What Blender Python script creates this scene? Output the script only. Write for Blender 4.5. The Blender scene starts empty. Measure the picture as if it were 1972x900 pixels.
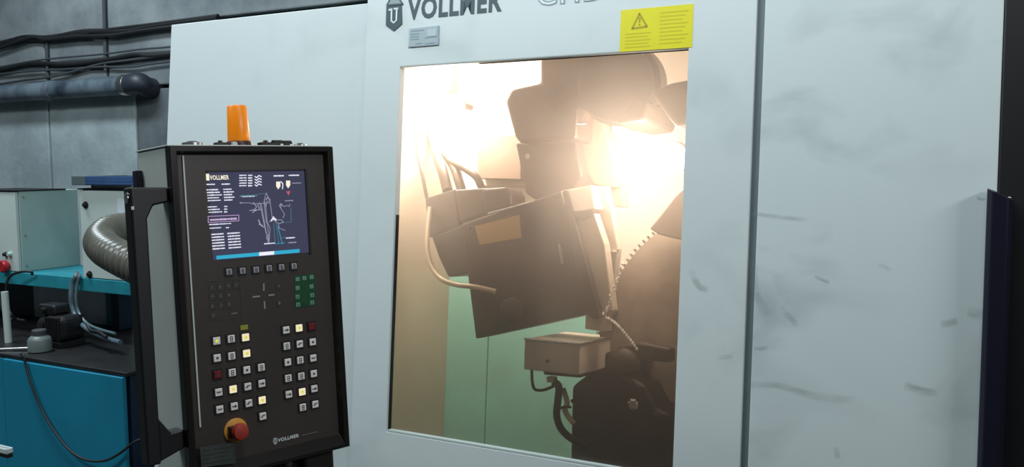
import bpy, bmesh, math, random
from mathutils import Vector, Matrix
random.seed(7)
SC = bpy.context.scene
COL = SC.collection

# ------------------------------------------------------------------ camera
FPX, CX, CY = 1700.0, 986.0, 450.0
YAW, PITCH, ROLL = math.radians(28.0), math.radians(4.8), 0.007
CAMPOS = Vector((0, 0, 1.5))
fw = Vector((-math.sin(YAW)*math.cos(PITCH), math.cos(YAW)*math.cos(PITCH), -math.sin(PITCH)))
rt = Vector((math.cos(YAW), math.sin(YAW), 0))
up = rt.cross(fw)
rt, up = rt*math.cos(ROLL) - up*math.sin(ROLL), up*math.cos(ROLL) + rt*math.sin(ROLL)
cd = bpy.data.cameras.new('camera'); cam = bpy.data.objects.new('camera', cd); COL.objects.link(cam)
cd.sensor_width = 36.0; cd.lens = 36.0*FPX/1972.0; cd.clip_start = 0.02
m = Matrix((rt, up, -fw)).transposed().to_4x4(); m.translation = CAMPOS
cam.matrix_world = m
SC.camera = cam

# ------------------------------------------------------------------ world, lights, exposure
w = bpy.data.worlds.new('hall_air'); SC.world = w; w.use_nodes = True
w.node_tree.nodes['Background'].inputs[0].default_value = (0.55, 0.66, 0.72, 1)
w.node_tree.nodes['Background'].inputs[1].default_value = 0.10
SC.view_settings.view_transform = 'Standard'; SC.view_settings.look = 'None'
SC.view_settings.gamma = 1; SC.view_settings.use_curve_mapping = False
SC.view_settings.exposure = 0.0
SC.cycles.use_denoising = True
SC.cycles.max_bounces = 8; SC.cycles.transparent_max_bounces = 12
SC.cycles.sample_clamp_indirect = 4.0

def area(name, loc, target, sx, sy, power, col):
    l = bpy.data.lights.new(name, 'AREA'); l.shape = 'RECTANGLE'; l.size = sx; l.size_y = sy
    l.energy = power; l.color = col
    o = bpy.data.objects.new(name, l); COL.objects.link(o); o.location = loc
    o.rotation_euler = (Vector(target)-Vector(loc)).to_track_quat('-Z', 'Y').to_euler()
    return o
area('ceiling_light_front', (-1.1, 1.15, 3.35), (-1.1, 2.4, 1.8), 2.8, 0.4, 51, (0.87, 0.96, 0.98))
area('added_fill_rear', (-3.9, -0.3, 4.2), (-4.0, 2.6, 0.8), 1.8, 0.6, 72, (0.84, 0.95, 1.0))  # unseen lamp added to brighten the tank, cabinets and pendant side
area('added_fill_right', (2.9, 0.9, 3.0), (-1.4, 1.5, 1.1), 1.6, 0.5, 55, (0.95, 0.97, 1.0))  # unseen lamp added to brighten the pendant face and keys
area('ceiling_light_left', (-4.9, 2.2, 4.2), (-4.7, 3.4, 0), 1.8, 0.5, 120, (0.80, 0.93, 1.0))

# ------------------------------------------------------------------ frames
def ray(px, py):
    return (fw + rt*((px-CX)/FPX) - up*((py-CY)/FPX))
class Frame:
    def __init__(s, o, ex, ey, ez):
        s.o, s.ex, s.ey, s.ez = Vector(o), ex, ey, ez
        s.mat = Matrix((ex, ey, ez)).transposed().to_4x4(); s.mat.translation = s.o
        s.inv = s.mat.inverted()
    def __call__(s, px, py, d=0.0, axis=1):          # the point of a real plane of this frame that a sight line meets
        r = ray(px, py); n = (s.ex, s.ey, s.ez)[axis]
        t = (d - (CAMPOS-s.o).dot(n)) / r.dot(n)
        return s.inv @ (CAMPOS + r*t)
WLD = Frame((0,0,0), Vector((1,0,0)), Vector((0,1,0)), Vector((0,0,1)))
ta = math.radians(5.5)
MAC = Frame((0, 2.325, 0), Vector((1,0,0)), Vector((0, math.cos(ta), -math.sin(ta))), Vector((0, math.sin(ta), math.cos(ta))))
_ex = (rt*0 + Vector((0.326, 0.945, 0))).normalized()
_ey = Vector((-_ex.y, _ex.x, 0)); tp = 0.063
PEN_O = CAMPOS + (Vector((-math.sin(YAW), math.cos(YAW), 0)) + Vector((math.cos(YAW), math.sin(YAW), 0))*(-0.389))*1.85
PEN = Frame((PEN_O.x, PEN_O.y, 0.85), _ex, (_ey*math.cos(tp) - Vector((0,0,1))*math.sin(tp)), (_ey*math.sin(tp) + Vector((0,0,1))*math.cos(tp)))

# ------------------------------------------------------------------ materials
def mat(name, col, rough=0.5, metal=0.0, noise=0.0, nscale=8.0, bump=0.0, bscale=60.0, emit=None, estr=0.0, col2=None, spec=0.5, stretch=(1,1,1)):
    M = bpy.data.materials.new(name); M.use_nodes = True
    nt = M.node_tree; b = nt.nodes['Principled BSDF']
    b.inputs['Base Color'].default_value = (*col, 1); b.inputs['Roughness'].default_value = rough
    b.inputs['Metallic'].default_value = metal; b.inputs['Specular IOR Level'].default_value = spec
    if emit: b.inputs['Emission Color'].default_value = (*emit, 1); b.inputs['Emission Strength'].default_value = estr
    tc = nt.nodes.new('ShaderNodeTexCoord')
    mp = nt.nodes.new('ShaderNodeMapping'); mp.inputs['Scale'].default_value = stretch
    nt.links.new(tc.outputs['Object'], mp.inputs['Vector'])
    if noise > 0:
        n = nt.nodes.new('ShaderNodeTexNoise'); n.inputs['Scale'].default_value = nscale; n.inputs['Detail'].default_value = 5
        n.inputs['Roughness'].default_value = 0.6
        nt.links.new(mp.outputs[0], n.inputs['Vector'])
        r = nt.nodes.new('ShaderNodeValToRGB'); r.color_ramp.elements[0].position = 0.35; r.color_ramp.elements[1].position = 0.65
        c2 = col2 or tuple(c*(1-noise) for c in col)
        r.color_ramp.elements[0].color = (*c2, 1); r.color_ramp.elements[1].color = (*col, 1)
        nt.links.new(n.outputs[0], r.inputs[0]); nt.links.new(r.outputs[0], b.inputs['Base Color'])
    if bump > 0:
        n = nt.nodes.new('ShaderNodeTexNoise'); n.inputs['Scale'].default_value = bscale; n.inputs['Detail'].default_value = 4
        nt.links.new(mp.outputs[0], n.inputs['Vector'])
        bp = nt.nodes.new('ShaderNodeBump'); bp.inputs['Strength'].default_value = bump; bp.inputs['Distance'].default_value = 0.01
        nt.links.new(n.outputs[0], bp.inputs['Height']); nt.links.new(bp.outputs[0], b.inputs['Normal'])
    return M
def lit(name, col, s):
    M = bpy.data.materials.new(name); M.use_nodes = True; nt = M.node_tree
    b = nt.nodes['Principled BSDF']; b.inputs['Base Color'].default_value = (0.02,0.02,0.02,1)
    b.inputs['Emission Color'].default_value = (*col, 1); b.inputs['Emission Strength'].default_value = s
    b.inputs['Roughness'].default_value = 0.6; b.inputs['Specular IOR Level'].default_value = 0.1
    return M
def paint(name, col, dirt, amount, lo=0.50, hi=0.75):
    M = bpy.data.materials.new(name); M.use_nodes = True; nt = M.node_tree; b = nt.nodes['Principled BSDF']
    b.inputs['Roughness'].default_value = 0.45; b.inputs['Specular IOR Level'].default_value = 0.35
    tc = nt.nodes.new('ShaderNodeTexCoord')
    def noise(sc, det, stretch):
        mp = nt.nodes.new('ShaderNodeMapping'); mp.inputs['Scale'].default_value = stretch
        nt.links.new(tc.outputs['Object'], mp.inputs[0])
        n = nt.nodes.new('ShaderNodeTexNoise'); n.inputs['Scale'].default_value = sc; n.inputs['Detail'].default_value = det
        n.inputs['Distortion'].default_value = 0.6
        nt.links.new(mp.outputs[0], n.inputs['Vector']); return n
    n1 = noise(3.0, 6, (1.0, 1, 1.3)); n2 = noise(1.2, 2, (1, 1, 1))
    mul = nt.nodes.new('ShaderNodeMath'); mul.operation = 'MULTIPLY'
    r1 = nt.nodes.new('ShaderNodeMapRange'); r1.inputs[1].default_value = lo; r1.inputs[2].default_value = hi
    r2 = nt.nodes.new('ShaderNodeMapRange'); r2.inputs[1].default_value = 0.35; r2.inputs[2].default_value = 0.6
    nt.links.new(n1.outputs[0], r1.inputs[0]); nt.links.new(n2.outputs[0], r2.inputs[0])
    nt.links.new(r1.outputs[0], mul.inputs[0]); nt.links.new(r2.outputs[0], mul.inputs[1])
    m2 = nt.nodes.new('ShaderNodeMath'); m2.operation = 'MULTIPLY'; m2.inputs[1].default_value = amount
    nt.links.new(mul.outputs[0], m2.inputs[0])
    mx = nt.nodes.new('ShaderNodeMix'); mx.data_type = 'RGBA'
    mx.inputs[6].default_value = (*col, 1); mx.inputs[7].default_value = (*dirt, 1)
    nt.links.new(m2.outputs[0], mx.inputs[0]); nt.links.new(mx.outputs[2], b.inputs['Base Color'])
    return M

M_PAINT = paint('grey_blue_paint', (0.60, 0.665, 0.67), (0.40, 0.47, 0.47), 0.5)
M_PAINT2 = paint('scuffed_grey_blue_paint', (0.58, 0.655, 0.66), (0.22, 0.27, 0.28), 0.55, 0.52, 0.72)
M_SEAM = mat('grey_seam', (0.14, 0.18, 0.19), 0.6)
M_BLACK = mat('black_plastic', (0.006, 0.006, 0.007), 0.45)
M_NAVY = mat('dark_grip', (0.008, 0.008, 0.018), 0.3)
M_FACE = mat('brown_black_panel', (0.048, 0.039, 0.034), 0.38, noise=0.15, nscale=6)
M_BEZEL = mat('bezel_black', (0.012, 0.010, 0.009), 0.24)
M_HOUSE = mat('pendant_grey_housing', (0.55, 0.60, 0.56), 0.5, noise=0.08, nscale=5)
M_STEEL = mat('brushed_steel', (0.55, 0.55, 0.54), 0.3, 1.0)
M_CHROME = mat('chrome', (0.8, 0.8, 0.8), 0.12, 1.0)
M_DARKMETAL = mat('dark_metal', (0.035, 0.032, 0.03), 0.4, 0.6)
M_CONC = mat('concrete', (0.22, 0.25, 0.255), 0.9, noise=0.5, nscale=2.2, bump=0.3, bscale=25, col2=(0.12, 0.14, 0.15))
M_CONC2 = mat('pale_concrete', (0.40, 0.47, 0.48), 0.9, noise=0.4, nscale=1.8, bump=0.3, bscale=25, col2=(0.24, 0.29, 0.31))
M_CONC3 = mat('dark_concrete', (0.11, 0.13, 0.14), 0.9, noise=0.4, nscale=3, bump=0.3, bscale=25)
M_JOINT = mat('wall_joint', (0.03, 0.035, 0.04), 0.9)
M_FLOOR = mat('floor_concrete', (0.05, 0.055, 0.055), 0.8, noise=0.4, nscale=3)
M_CEIL = mat('ceiling_grey', (0.25, 0.28, 0.29), 0.9)
M_CABLE = mat('black_cable', (0.008, 0.009, 0.011), 0.6)
M_CABLEG = mat('grey_cable', (0.04, 0.048, 0.055), 0.7)
M_PIPE = mat('blue_grey_pipe', (0.13, 0.17, 0.20), 0.45, noise=0.8, nscale=3.0, col2=(0.015, 0.024, 0.045), stretch=(1,1,1))
M_TURQ = mat('turquoise_paint', (0.02, 0.27, 0.34), 0.5, noise=0.3, nscale=7)
M_BLUE = mat('blue_panel_paint', (0.007, 0.24, 0.38), 0.5, noise=0.12, nscale=3)
M_NAVYB = mat('dark_blue_paint_and_shade', (0.01, 0.03, 0.07), 0.5)  # on the tank body the side's shade is put into this colour
M_TOP = mat('oily_dark_top', (0.018, 0.017, 0.018), 0.4, noise=0.5, nscale=6)
M_CAB = mat('cabinet_cream', (0.52, 0.60, 0.57), 0.5, noise=0.08, nscale=3)
M_CABS = mat('cabinet_green_grey', (0.38, 0.52, 0.49), 0.5, noise=0.15, nscale=3)
M_RED = mat('red_plastic', (0.35, 0.012, 0.02), 0.35)
M_ESTOP = mat('estop_red', (0.33, 0.03, 0.015), 0.5)
M_YEL = mat('estop_yellow', (0.55, 0.25, 0.03), 0.5)
M_ORANGE = mat('orange_lens', (0.80, 0.22, 0.004), 0.35, emit=(1.0, 0.26, 0.0), estr=0.12)
M_DUCT = mat('grey_brown_duct', (0.12, 0.115, 0.095), 0.3, noise=0.3, nscale=9)
M_DUCTB = mat('pale_duct', (0.30, 0.34, 0.33), 0.35)
M_WHITE = mat('white_plastic', (0.65, 0.70, 0.70), 0.5)
M_PAPER = mat('paper', (0.6, 0.66, 0.70), 0.8)
M_CLEAR = mat('cloudy_tube', (0.10, 0.15, 0.18), 0.25)
M_LOGO = mat('slate_lettering', (0.045, 0.075, 0.085), 0.5)
M_LOGOT = mat('grey_green_tint', (0.24, 0.32, 0.33), 0.5)
M_LIGHTP = mat('pale_mark', (0.66, 0.76, 0.78), 0.5)
M_STICK = mat('yellow_sticker', (0.72, 0.66, 0.01), 0.45, noise=0.06, nscale=14)
M_STICKT = mat('olive_print', (0.38, 0.33, 0.01), 0.5)
M_STICKF = mat('faint_print', (0.62, 0.54, 0.01), 0.5)
M_PLATE = mat('name_plate', (0.34, 0.42, 0.45), 0.4, 0.2)
M_PLATED = mat('name_plate_print', (0.25, 0.31, 0.34), 0.5)
M_PLATEL = mat('name_plate_light', (0.42, 0.50, 0.56), 0.5)
M_KEY = mat('key_cap', (0.80, 0.76, 0.74), 0.5)
M_KEYG = mat('soft_key_grey', (0.34, 0.34, 0.37), 0.5)
M_KEYL = lit('lit_key', (1.0, 0.86, 0.62), 0.85)
M_KEYY = lit('lit_lamp_yellow', (0.8, 0.85, 0.05), 0.8)
M_KEYR = mat('red_key', (0.16, 0.006, 0.012), 0.4)
M_KEYOL = mat('olive_key_tag', (0.28, 0.27, 0.03), 0.5)
M_SYM = mat('key_symbol', (0.05, 0.045, 0.045), 0.6)
M_GREEN = mat('green_field', (0.006, 0.06, 0.022), 0.4)
M_GREENK = mat('green_key_mark', (0.13, 0.30, 0.19), 0.5)
M_GREYM = mat('grey_mark', (0.14, 0.15, 0.15), 0.5)
M_GREYD = mat('dim_mark', (0.045, 0.055, 0.055), 0.5)
M_TAG = mat('film_label', (0.055, 0.07, 0.065), 0.3, noise=0.3, nscale=20)
M_SCR = lit('screen_glow', (0.040, 0.042, 0.085), 1.0)
M_SCRW = lit('screen_white', (0.86, 0.86, 0.98), 1.0)
M_SCRY = lit('screen_cream', (1.0, 0.93, 0.75), 0.95)
M_SCRP = lit('screen_purple', (0.62, 0.42, 0.72), 0.75)
M_SCRC = lit('screen_cyan', (0.03, 0.50, 0.75), 0.8)
M_SCRT = lit('screen_teal', (0.10, 0.30, 0.38), 0.7)
M_SCRL = lit('screen_line', (0.38, 0.38, 0.50), 0.8)
M_SCRR = lit('screen_red', (0.65, 0.12, 0.18), 0.8)
# inside the machine
M_CHAMBER = mat('chamber_cream', (0.50, 0.45, 0.37), 0.55, noise=0.15, nscale=3)
M_BACKW = mat('chamber_back_lamplit', (0.74, 0.69, 0.62), 0.55, noise=0.1, nscale=3)  # brightened copy of the chamber colour, imitating lamp blowout on the back wall
M_CHGREEN = mat('chamber_green', (0.30, 0.72, 0.66), 0.5, noise=0.25, nscale=2.5, col2=(0.27, 0.56, 0.50))
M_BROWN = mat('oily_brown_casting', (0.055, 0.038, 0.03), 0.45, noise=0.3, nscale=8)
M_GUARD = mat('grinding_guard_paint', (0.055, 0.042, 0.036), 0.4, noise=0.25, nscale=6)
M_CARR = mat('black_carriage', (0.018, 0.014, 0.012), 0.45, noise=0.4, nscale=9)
M_BOX = mat('beige_box', (0.78, 0.70, 0.62), 0.4, noise=0.1, nscale=8)
M_ARM = mat('pale_oily_steel', (0.50, 0.44, 0.35), 0.35, 0.3)
M_BLADE = mat('saw_steel', (0.36, 0.29, 0.22), 0.45, 0.1, noise=0.3, nscale=10)
M_LAMP = lit('lamp_glow', (1.0, 0.88, 0.75), 14.0)
M_TAN = mat('tan_plate', (0.26, 0.19, 0.14), 0.5)
M_OCHRE = mat('ochre_label', (0.30, 0.19, 0.06), 0.5)
M_FLUID = mat('coolant_trace', (0.95, 0.92, 0.85), 0.15, 0.0)

def glass_mat():  # translucent film imitates the mist and lamp glare in the chamber
    M = bpy.data.materials.new('haze_filmed_glass'); M.use_nodes = True; nt = M.node_tree; nt.nodes.clear()
    out = nt.nodes.new('ShaderNodeOutputMaterial')
    tr = nt.nodes.new('ShaderNodeBsdfTransparent'); tr.inputs[0].default_value = (0.93, 0.90, 0.86, 1)
    tl = nt.nodes.new('ShaderNodeBsdfTranslucent'); tl.inputs[0].default_value = (0.95, 0.86, 0.77, 1)
    df = nt.nodes.new('ShaderNodeBsdfDiffuse'); df.inputs[0].default_value = (0.55, 0.52, 0.46, 1)
    gl = nt.nodes.new('ShaderNodeBsdfGlossy'); gl.inputs['Roughness'].default_value = 0.12
    fr = nt.nodes.new('ShaderNodeFresnel'); fr.inputs[0].default_value = 1.35
    n = nt.nodes.new('ShaderNodeTexNoise'); n.inputs['Scale'].default_value = 2.5; n.inputs['Detail'].default_value = 3
    tc = nt.nodes.new('ShaderNodeTexCoord'); nt.links.new(tc.outputs['Object'], n.inputs['Vector'])
    mr = nt.nodes.new('ShaderNodeMapRange'); mr.inputs[3].default_value = 0.10; mr.inputs[4].default_value = 0.16
    nt.links.new(n.outputs[0], mr.inputs[0])
    a = nt.nodes.new('ShaderNodeMixShader'); b = nt.nodes.new('ShaderNodeMixShader'); c = nt.nodes.new('ShaderNodeMixShader')
    b.inputs[0].default_value = 0.25
    nt.links.new(tl.outputs[0], b.inputs[1]); nt.links.new(df.outputs[0], b.inputs[2])
    nt.links.new(mr.outputs[0], a.inputs[0]); nt.links.new(tr.outputs[0], a.inputs[1]); nt.links.new(b.outputs[0], a.inputs[2])
    nt.links.new(fr.outputs[0], c.inputs[0]); nt.links.new(a.outputs[0], c.inputs[1]); nt.links.new(gl.outputs[0], c.inputs[2])
    nt.links.new(c.outputs[0], out.inputs[0])
    return M
M_GLASS = glass_mat()
def smear(name, col, alpha, scale, stretch):
    M = bpy.data.materials.new(name); M.use_nodes = True; nt = M.node_tree; b = nt.nodes['Principled BSDF']
    b.inputs['Base Color'].default_value = (*col, 1); b.inputs['Roughness'].default_value = 0.6
    tc = nt.nodes.new('ShaderNodeTexCoord'); mp = nt.nodes.new('ShaderNodeMapping'); mp.inputs['Scale'].default_value = stretch
    nt.links.new(tc.outputs['Object'], mp.inputs[0])
    n = nt.nodes.new('ShaderNodeTexNoise'); n.inputs['Scale'].default_value = scale; n.inputs['Detail'].default_value = 5
    nt.links.new(mp.outputs[0], n.inputs['Vector'])
    at = nt.nodes.new('ShaderNodeAttribute'); at.attribute_name = 'fade'
    mr = nt.nodes.new('ShaderNodeMapRange'); mr.inputs[1].default_value = 0.3; mr.inputs[2].default_value = 0.65; mr.inputs[4].default_value = alpha
    nt.links.new(n.outputs[0], mr.inputs[0])
    mu = nt.nodes.new('ShaderNodeMath'); mu.operation = 'MULTIPLY'
    nt.links.new(mr.outputs[0], mu.inputs[0]); nt.links.new(at.outputs['Fac'], mu.inputs[1]); nt.links.new(mu.outputs[0], b.inputs['Alpha'])
    return M
M_SCUFF = smear('rubbed_dirt', (0.20, 0.25, 0.26), 0.27, 12, (1, 1, 3))

# ------------------------------------------------------------------ mesh helpers
class MB:
    def __init__(s): s.v, s.f, s.mi = [], [], []
    def add(s, vs, fs, mi=0):
        b = len(s.v); s.v += [tuple(v) for v in vs]; s.f += [tuple(b+i for i in f) for f in fs]; s.mi += [mi]*len(fs); return s
    def box(s, x0, x1, y0, y1, z0, z1, mi=0):
        v = [(x,y,z) for z in (z0,z1) for y in (y0,y1) for x in (x0,x1)]
        return s.add(v, [(0,2,3,1),(4,5,7,6),(0,1,5,4),(2,6,7,3),(0,4,6,2),(1,3,7,5)], mi)
    def prism(s, pts, off, mi=0, scale=1.0):          # planar polygon (counter-clockwise from outside) pushed by off
        pts = [Vector(p) for p in pts]; n = len(pts); off = Vector(off)
        c = sum(pts, Vector())/n
        v = pts + [c+(p-c)*scale+off for p in pts]
        return s.add(v, [tuple(range(n)), tuple(range(2*n-1, n-1, -1))] + [(i, i+n, (i+1)%n+n, (i+1)%n) for i in range(n)], mi)
    def poly(s, pts, mi=0): return s.add(pts, [tuple(range(len(pts)))], mi)
    def cyl(s, a, b, r, r2=None, n=24, mi=0, caps=True):
        a, b = Vector(a), Vector(b); r2 = r if r2 is None else r2
        d = (b-a).normalized(); q = d.to_track_quat('Z', 'Y')
        v = [];
        for c, rr in ((a, r), (b, r2)):
            for i in range(n):
                t = 2*math.pi*i/n; v.append(c + q @ Vector((math.cos(t)*rr, math.sin(t)*rr, 0)))
        f = [(i, (i+1)%n, (i+1)%n+n, i+n) for i in range(n)]
        if caps: f += [tuple(range(n-1, -1, -1)), tuple(range(n, 2*n))]
        return s.add(v, f, mi)
    def lathe(s, a, d, prof, n=28, mi=0):              # prof: (radius, distance along d)
        a = Vector(a); d = Vector(d).normalized(); q = d.to_track_quat('Z', 'Y'); v = []; f = []
        for r, h in prof:
            for i in range(n):
                t = 2*math.pi*i/n; v.append(a + d*h + q @ Vector((math.cos(t)*r, math.sin(t)*r, 0)))
        for k in range(len(prof)-1):
            for i in range(n): f.append((k*n+i, k*n+(i+1)%n, (k+1)*n+(i+1)%n, (k+1)*n+i))
        f.append(tuple(range(n-1, -1, -1))); f.append(tuple(range((len(prof)-1)*n, len(prof)*n)))
        return s.add(v, f, mi)
    def tube(s, pts, rad, n=10, sub=6, mi=0):          # rad: number or function of 0..1
        P = catmull([Vector(p) for p in pts], sub) if sub > 1 else [Vector(p) for p in pts]
        rf = rad if callable(rad) else (lambda t: rad)
        L = len(P); nrm = None; v = []; f = []
        for k in range(L):
            d = (P[min(k+1, L-1)]-P[max(k-1, 0)]).normalized()
            if nrm is None: nrm = d.orthogonal().normalized()
            nrm = (nrm - d*nrm.dot(d)).normalized(); bi = d.cross(nrm)
            r = rf(k/(L-1))
            for i in range(n):
                t = 2*math.pi*i/n; v.append(P[k] + nrm*math.cos(t)*r + bi*math.sin(t)*r)
        for k in range(L-1):
            for i in range(n): f.append((k*n+i, k*n+(i+1)%n, (k+1)*n+(i+1)%n, (k+1)*n+i))
        f.append(tuple(range(n-1, -1, -1))); f.append(tuple(range((L-1)*n, L*n)))
        return s.add(v, f, mi)
    def build(s, name, mats, parent=None, bevel=0.0, smooth=False, seg=2):
        me = bpy.data.meshes.new(name); me.from_pydata(s.v, [], s.f)
        for m_ in (mats if isinstance(mats, (list, tuple)) else [mats]): me.materials.append(m_)
        me.polygons.foreach_set('material_index', s.mi)
        bm = bmesh.new(); bm.from_mesh(me); bmesh.ops.recalc_face_normals(bm, faces=bm.faces); bm.to_mesh(me); bm.free()
        o = bpy.data.objects.new(name, me); COL.objects.link(o); o.parent = parent
        if smooth:
            me.shade_smooth() if hasattr(me, 'shade_smooth') else None
            try: me.set_sharp_from_angle(angle=math.radians(35))
            except Exception: pass
        if bevel > 0:
            b = o.modifiers.new('bevel', 'BEVEL'); b.width = bevel; b.segments = seg; b.limit_method = 'ANGLE'; b.angle_limit = math.radians(40)
        return o
def catmull(P, sub):
    out = []; Q = [P[0]*2-P[1]] + P + [P[-1]*2-P[-2]]
    for i in range(1, len(Q)-2):
        a, b, c, d = Q[i-1], Q[i], Q[i+1], Q[i+2]
        for k in range(sub):
            t = k/sub
            out.append(0.5*((2*b) + (c-a)*t + (2*a-5*b+4*c-d)*t*t + (3*b-a-3*c+d)*t**3))
    out.append(P[-1]); return out
def tag(o, label=None, cat=None, group=None, kind=None):
    if label: o['label'] = label
    if cat: o['category'] = cat
    if group: o['group'] = group
    if kind: o['kind'] = kind
    return o
def empty(name, frame=None, loc=None, label=None, cat=None, group=None):
    o = bpy.data.objects.new(name, None); COL.objects.link(o); o.empty_display_size = 0.1
    if frame: o.matrix_world = frame.mat
    if loc is not None: o.location = loc
    return tag(o, label, cat, group)
def put(o, loc):                                       # move a finished mesh's origin to loc without moving the mesh
    loc = Vector(loc)
    for v in o.data.vertices: v.co -= loc
    o.location = loc; return o
# flat things on a frame's face, in local coordinates; y points into the body, so -y is proud of the face
def quadpx(F, pts, y): return [F(px, py, y) for px, py in pts]
def slab(mb, F, pts, y0, y1, mi=0):                    # outline in the plane y0 (front), back at y1
    p = quadpx(F, pts, y0); return mb.prism(p, (0, y1-y0, 0), mi)
def ribbon(mb, pts, wd, y, mi=0, th=0.0006):
    for (ax, az), (bx, bz) in zip(pts[:-1], pts[1:]):
        d = Vector((bx-ax, bz-az)); 
        if d.length < 1e-6: continue
        n = Vector((-d.y, d.x)).normalized()*wd/2; e = d.normalized()*wd*0.3
        q = [(ax-n.x-e.x, y, az-n.y-e.y), (bx-n.x+e.x, y, bz-n.y+e.y), (bx+n.x+e.x, y, bz+n.y+e.y), (ax+n.x-e.x, y, az+n.y-e.y)]
        mb.prism(q, (0, th, 0), mi)
def rpx(mb, F, pts, wd, y, mi=0):
    ribbon(mb, [(F(*p, y).x, F(*p, y).z) for p in pts], wd, y, mi)
def text_geo(body, bold=0.0, shear=0.0, sp=None):
    c = bpy.data.curves.new('t', 'FONT'); c.body = body; c.offset = bold; c.shear = shear; c.space_character = 1.0 + max(0, bold)*3.2; c.resolution_u = 3
    if sp: c.space_character = sp
    o = bpy.data.objects.new('t', c); COL.objects.link(o)
    bpy.context.view_layer.update()
    me = bpy.data.meshes.new_from_object(o.evaluated_get(bpy.context.evaluated_depsgraph_get()))
    vs = [v.co.copy() for v in me.vertices]; fs = [tuple(p.vertices) for p in me.polygons]
    bpy.data.objects.remove(o); bpy.data.meshes.remove(me)
    x0 = min(v.x for v in vs); x1 = max(v.x for v in vs); y0 = min(v.y for v in vs); y1 = max(v.y for v in vs)
    return [((v.x-x0)/(x1-x0), (v.y-y0)/(y1-y0)) for v in vs], fs
def add_text(mb, body, x, z, wd, ht, y, bold=0.0, mi=0):
    vs, fs = text_geo(body, bold)
    mb.add([(x+a*wd, y, z+b*ht) for a, b in vs], fs, mi)

# ------------------------------------------------------------------ the hall
WY = 4.3
def struct(o): o['kind'] = 'structure'; return o
struct(MB().box(-8, 4, -4, WY+0.4, -0.2, 0).build('floor', M_FLOOR))
struct(MB().box(-8, 4, -4, WY+0.4, 5, 5.2).build('ceiling', M_CEIL))
struct(MB().box(-8.2, -8, -4, WY+0.4, 0, 5).build('wall_left', M_CONC3))
struct(MB().box(4, 4.2, -4, WY+0.4, 0, 5).build('wall_right', M_CONC3))
struct(MB().box(-8, 4, -4.2, -4, 0, 5).build('wall_front', M_CONC))
wb = struct(MB().box(-8, 4, WY+0.06, WY+0.4, 0, 5).build('wall_back', M_JOINT))
def wp(px, py): return WLD(px, py, WY)
j1 = wp(203, 60).x; j2 = wp(93, 230).x; j3 = wp(264, 260).x
zt = wp(95, 72).z; zm = wp(100, 180).z
g = 0.012
def cpanel(x0, x1, z0, z1, m_, dy=0.0): MB().box(x0+g, x1-g, WY+dy, WY+0.1, z0+g, z1-g).build('concrete_panel', m_, wb, bevel=0.01)
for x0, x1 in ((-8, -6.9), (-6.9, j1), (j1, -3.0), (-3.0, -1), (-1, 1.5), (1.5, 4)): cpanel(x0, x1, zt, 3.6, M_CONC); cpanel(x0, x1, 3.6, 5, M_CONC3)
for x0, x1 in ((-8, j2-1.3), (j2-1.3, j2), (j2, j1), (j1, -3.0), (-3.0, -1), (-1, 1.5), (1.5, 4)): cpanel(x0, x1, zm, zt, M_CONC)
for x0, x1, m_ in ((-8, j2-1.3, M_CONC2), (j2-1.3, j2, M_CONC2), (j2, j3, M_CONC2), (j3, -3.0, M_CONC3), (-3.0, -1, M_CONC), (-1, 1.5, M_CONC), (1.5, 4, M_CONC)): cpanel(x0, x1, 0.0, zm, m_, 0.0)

# wall cables
def wall_cable(pts, r, m_, label, group=None, n=8):
    P = [WLD(px, py, WY-dy) for px, py, dy in pts]
    o = MB().tube(P, r, n=n, sub=5).build('wall_cable', m_, smooth=True)
    put(o, P[0]); tag(o, label, 'cable', group); return o
U = 'cables of the upper wall bundle'
wall_cable([(-60,108,.03),(0,85,.03),(45,75,.03),(100,73,.03),(160,62,.03),(240,60,.03),(300,50,.03),(420,34,.03)], .022, M_CABLE, 'thickest black cable of the upper bundle on the concrete wall', U)
wall_cable([(-60,112,.05),(0,92,.05),(60,72,.05),(90,76,.05),(150,70,.05),(215,68,.05),(280,58,.05),(420,40,.05)], .013, M_CABLE, 'thin black cable sagging just under the thickest upper one', U)
wall_cable([(-60,96,.04),(10,80,.04),(50,70,.04),(110,72,.04),(190,60,.04),(250,52,.04),(300,46,.04),(420,30,.04)], .012, M_CABLE, 'thin black cable along the top of the upper wall bundle', U)
Lw = 'cables of the lower wall bundle'
wall_cable([(-60,140,.03),(0,134,.03),(60,122,.03),(130,124,.03),(200,116,.03),(260,105,.03),(300,107,.03),(420,92,.03)], .016, M_CABLE, 'darkest cable in the middle of the lower wall bundle', Lw)
wall_cable([(-60,136,.03),(0,129,.03),(60,118,.03),(110,112,.03),(200,104,.03),(270,95,.03),(330,90,.03),(420,78,.03)], .007, M_CABLEG, 'thin grey cable highest in the lower wall bundle', Lw)
wall_cable([(-60,150,.03),(0,143,.03),(60,137,.03),(120,134,.03),(190,129,.03),(250,129,.03),(300,122,.03),(420,108,.03)], .008, M_CABLEG, 'grey cable running below the darkest lower wall cable', Lw)
wall_cable([(-60,170,.03),(0,162,.03),(50,154,.03),(110,146,.03),(190,124,.03),(240,117,.03),(270,113,.03),(420,96,.03)], .009, M_CABLEG, 'grey cable dipping towards the blue-grey pipe at left', Lw)
# vertical drops
def rod(x0, y0, x1, y1, r, label, grp):
    a, b = WLD(x0, y0, WY-.02), WLD(x1, y1, WY-.02)
    o = MB().cyl(a, b, r, n=10).build('wall_conduit', M_CABLEG, smooth=True); put(o, b); tag(o, label, 'conduit', grp)
rod(200, -20, 204, 136, .014, 'thin dark vertical conduit crossing both cable bundles, right one', 'thin vertical conduits on the wall')
rod(90, 76, 92, 156, .012, 'short dark vertical conduit between the cables, left one', 'thin vertical conduits on the wall')
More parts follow.
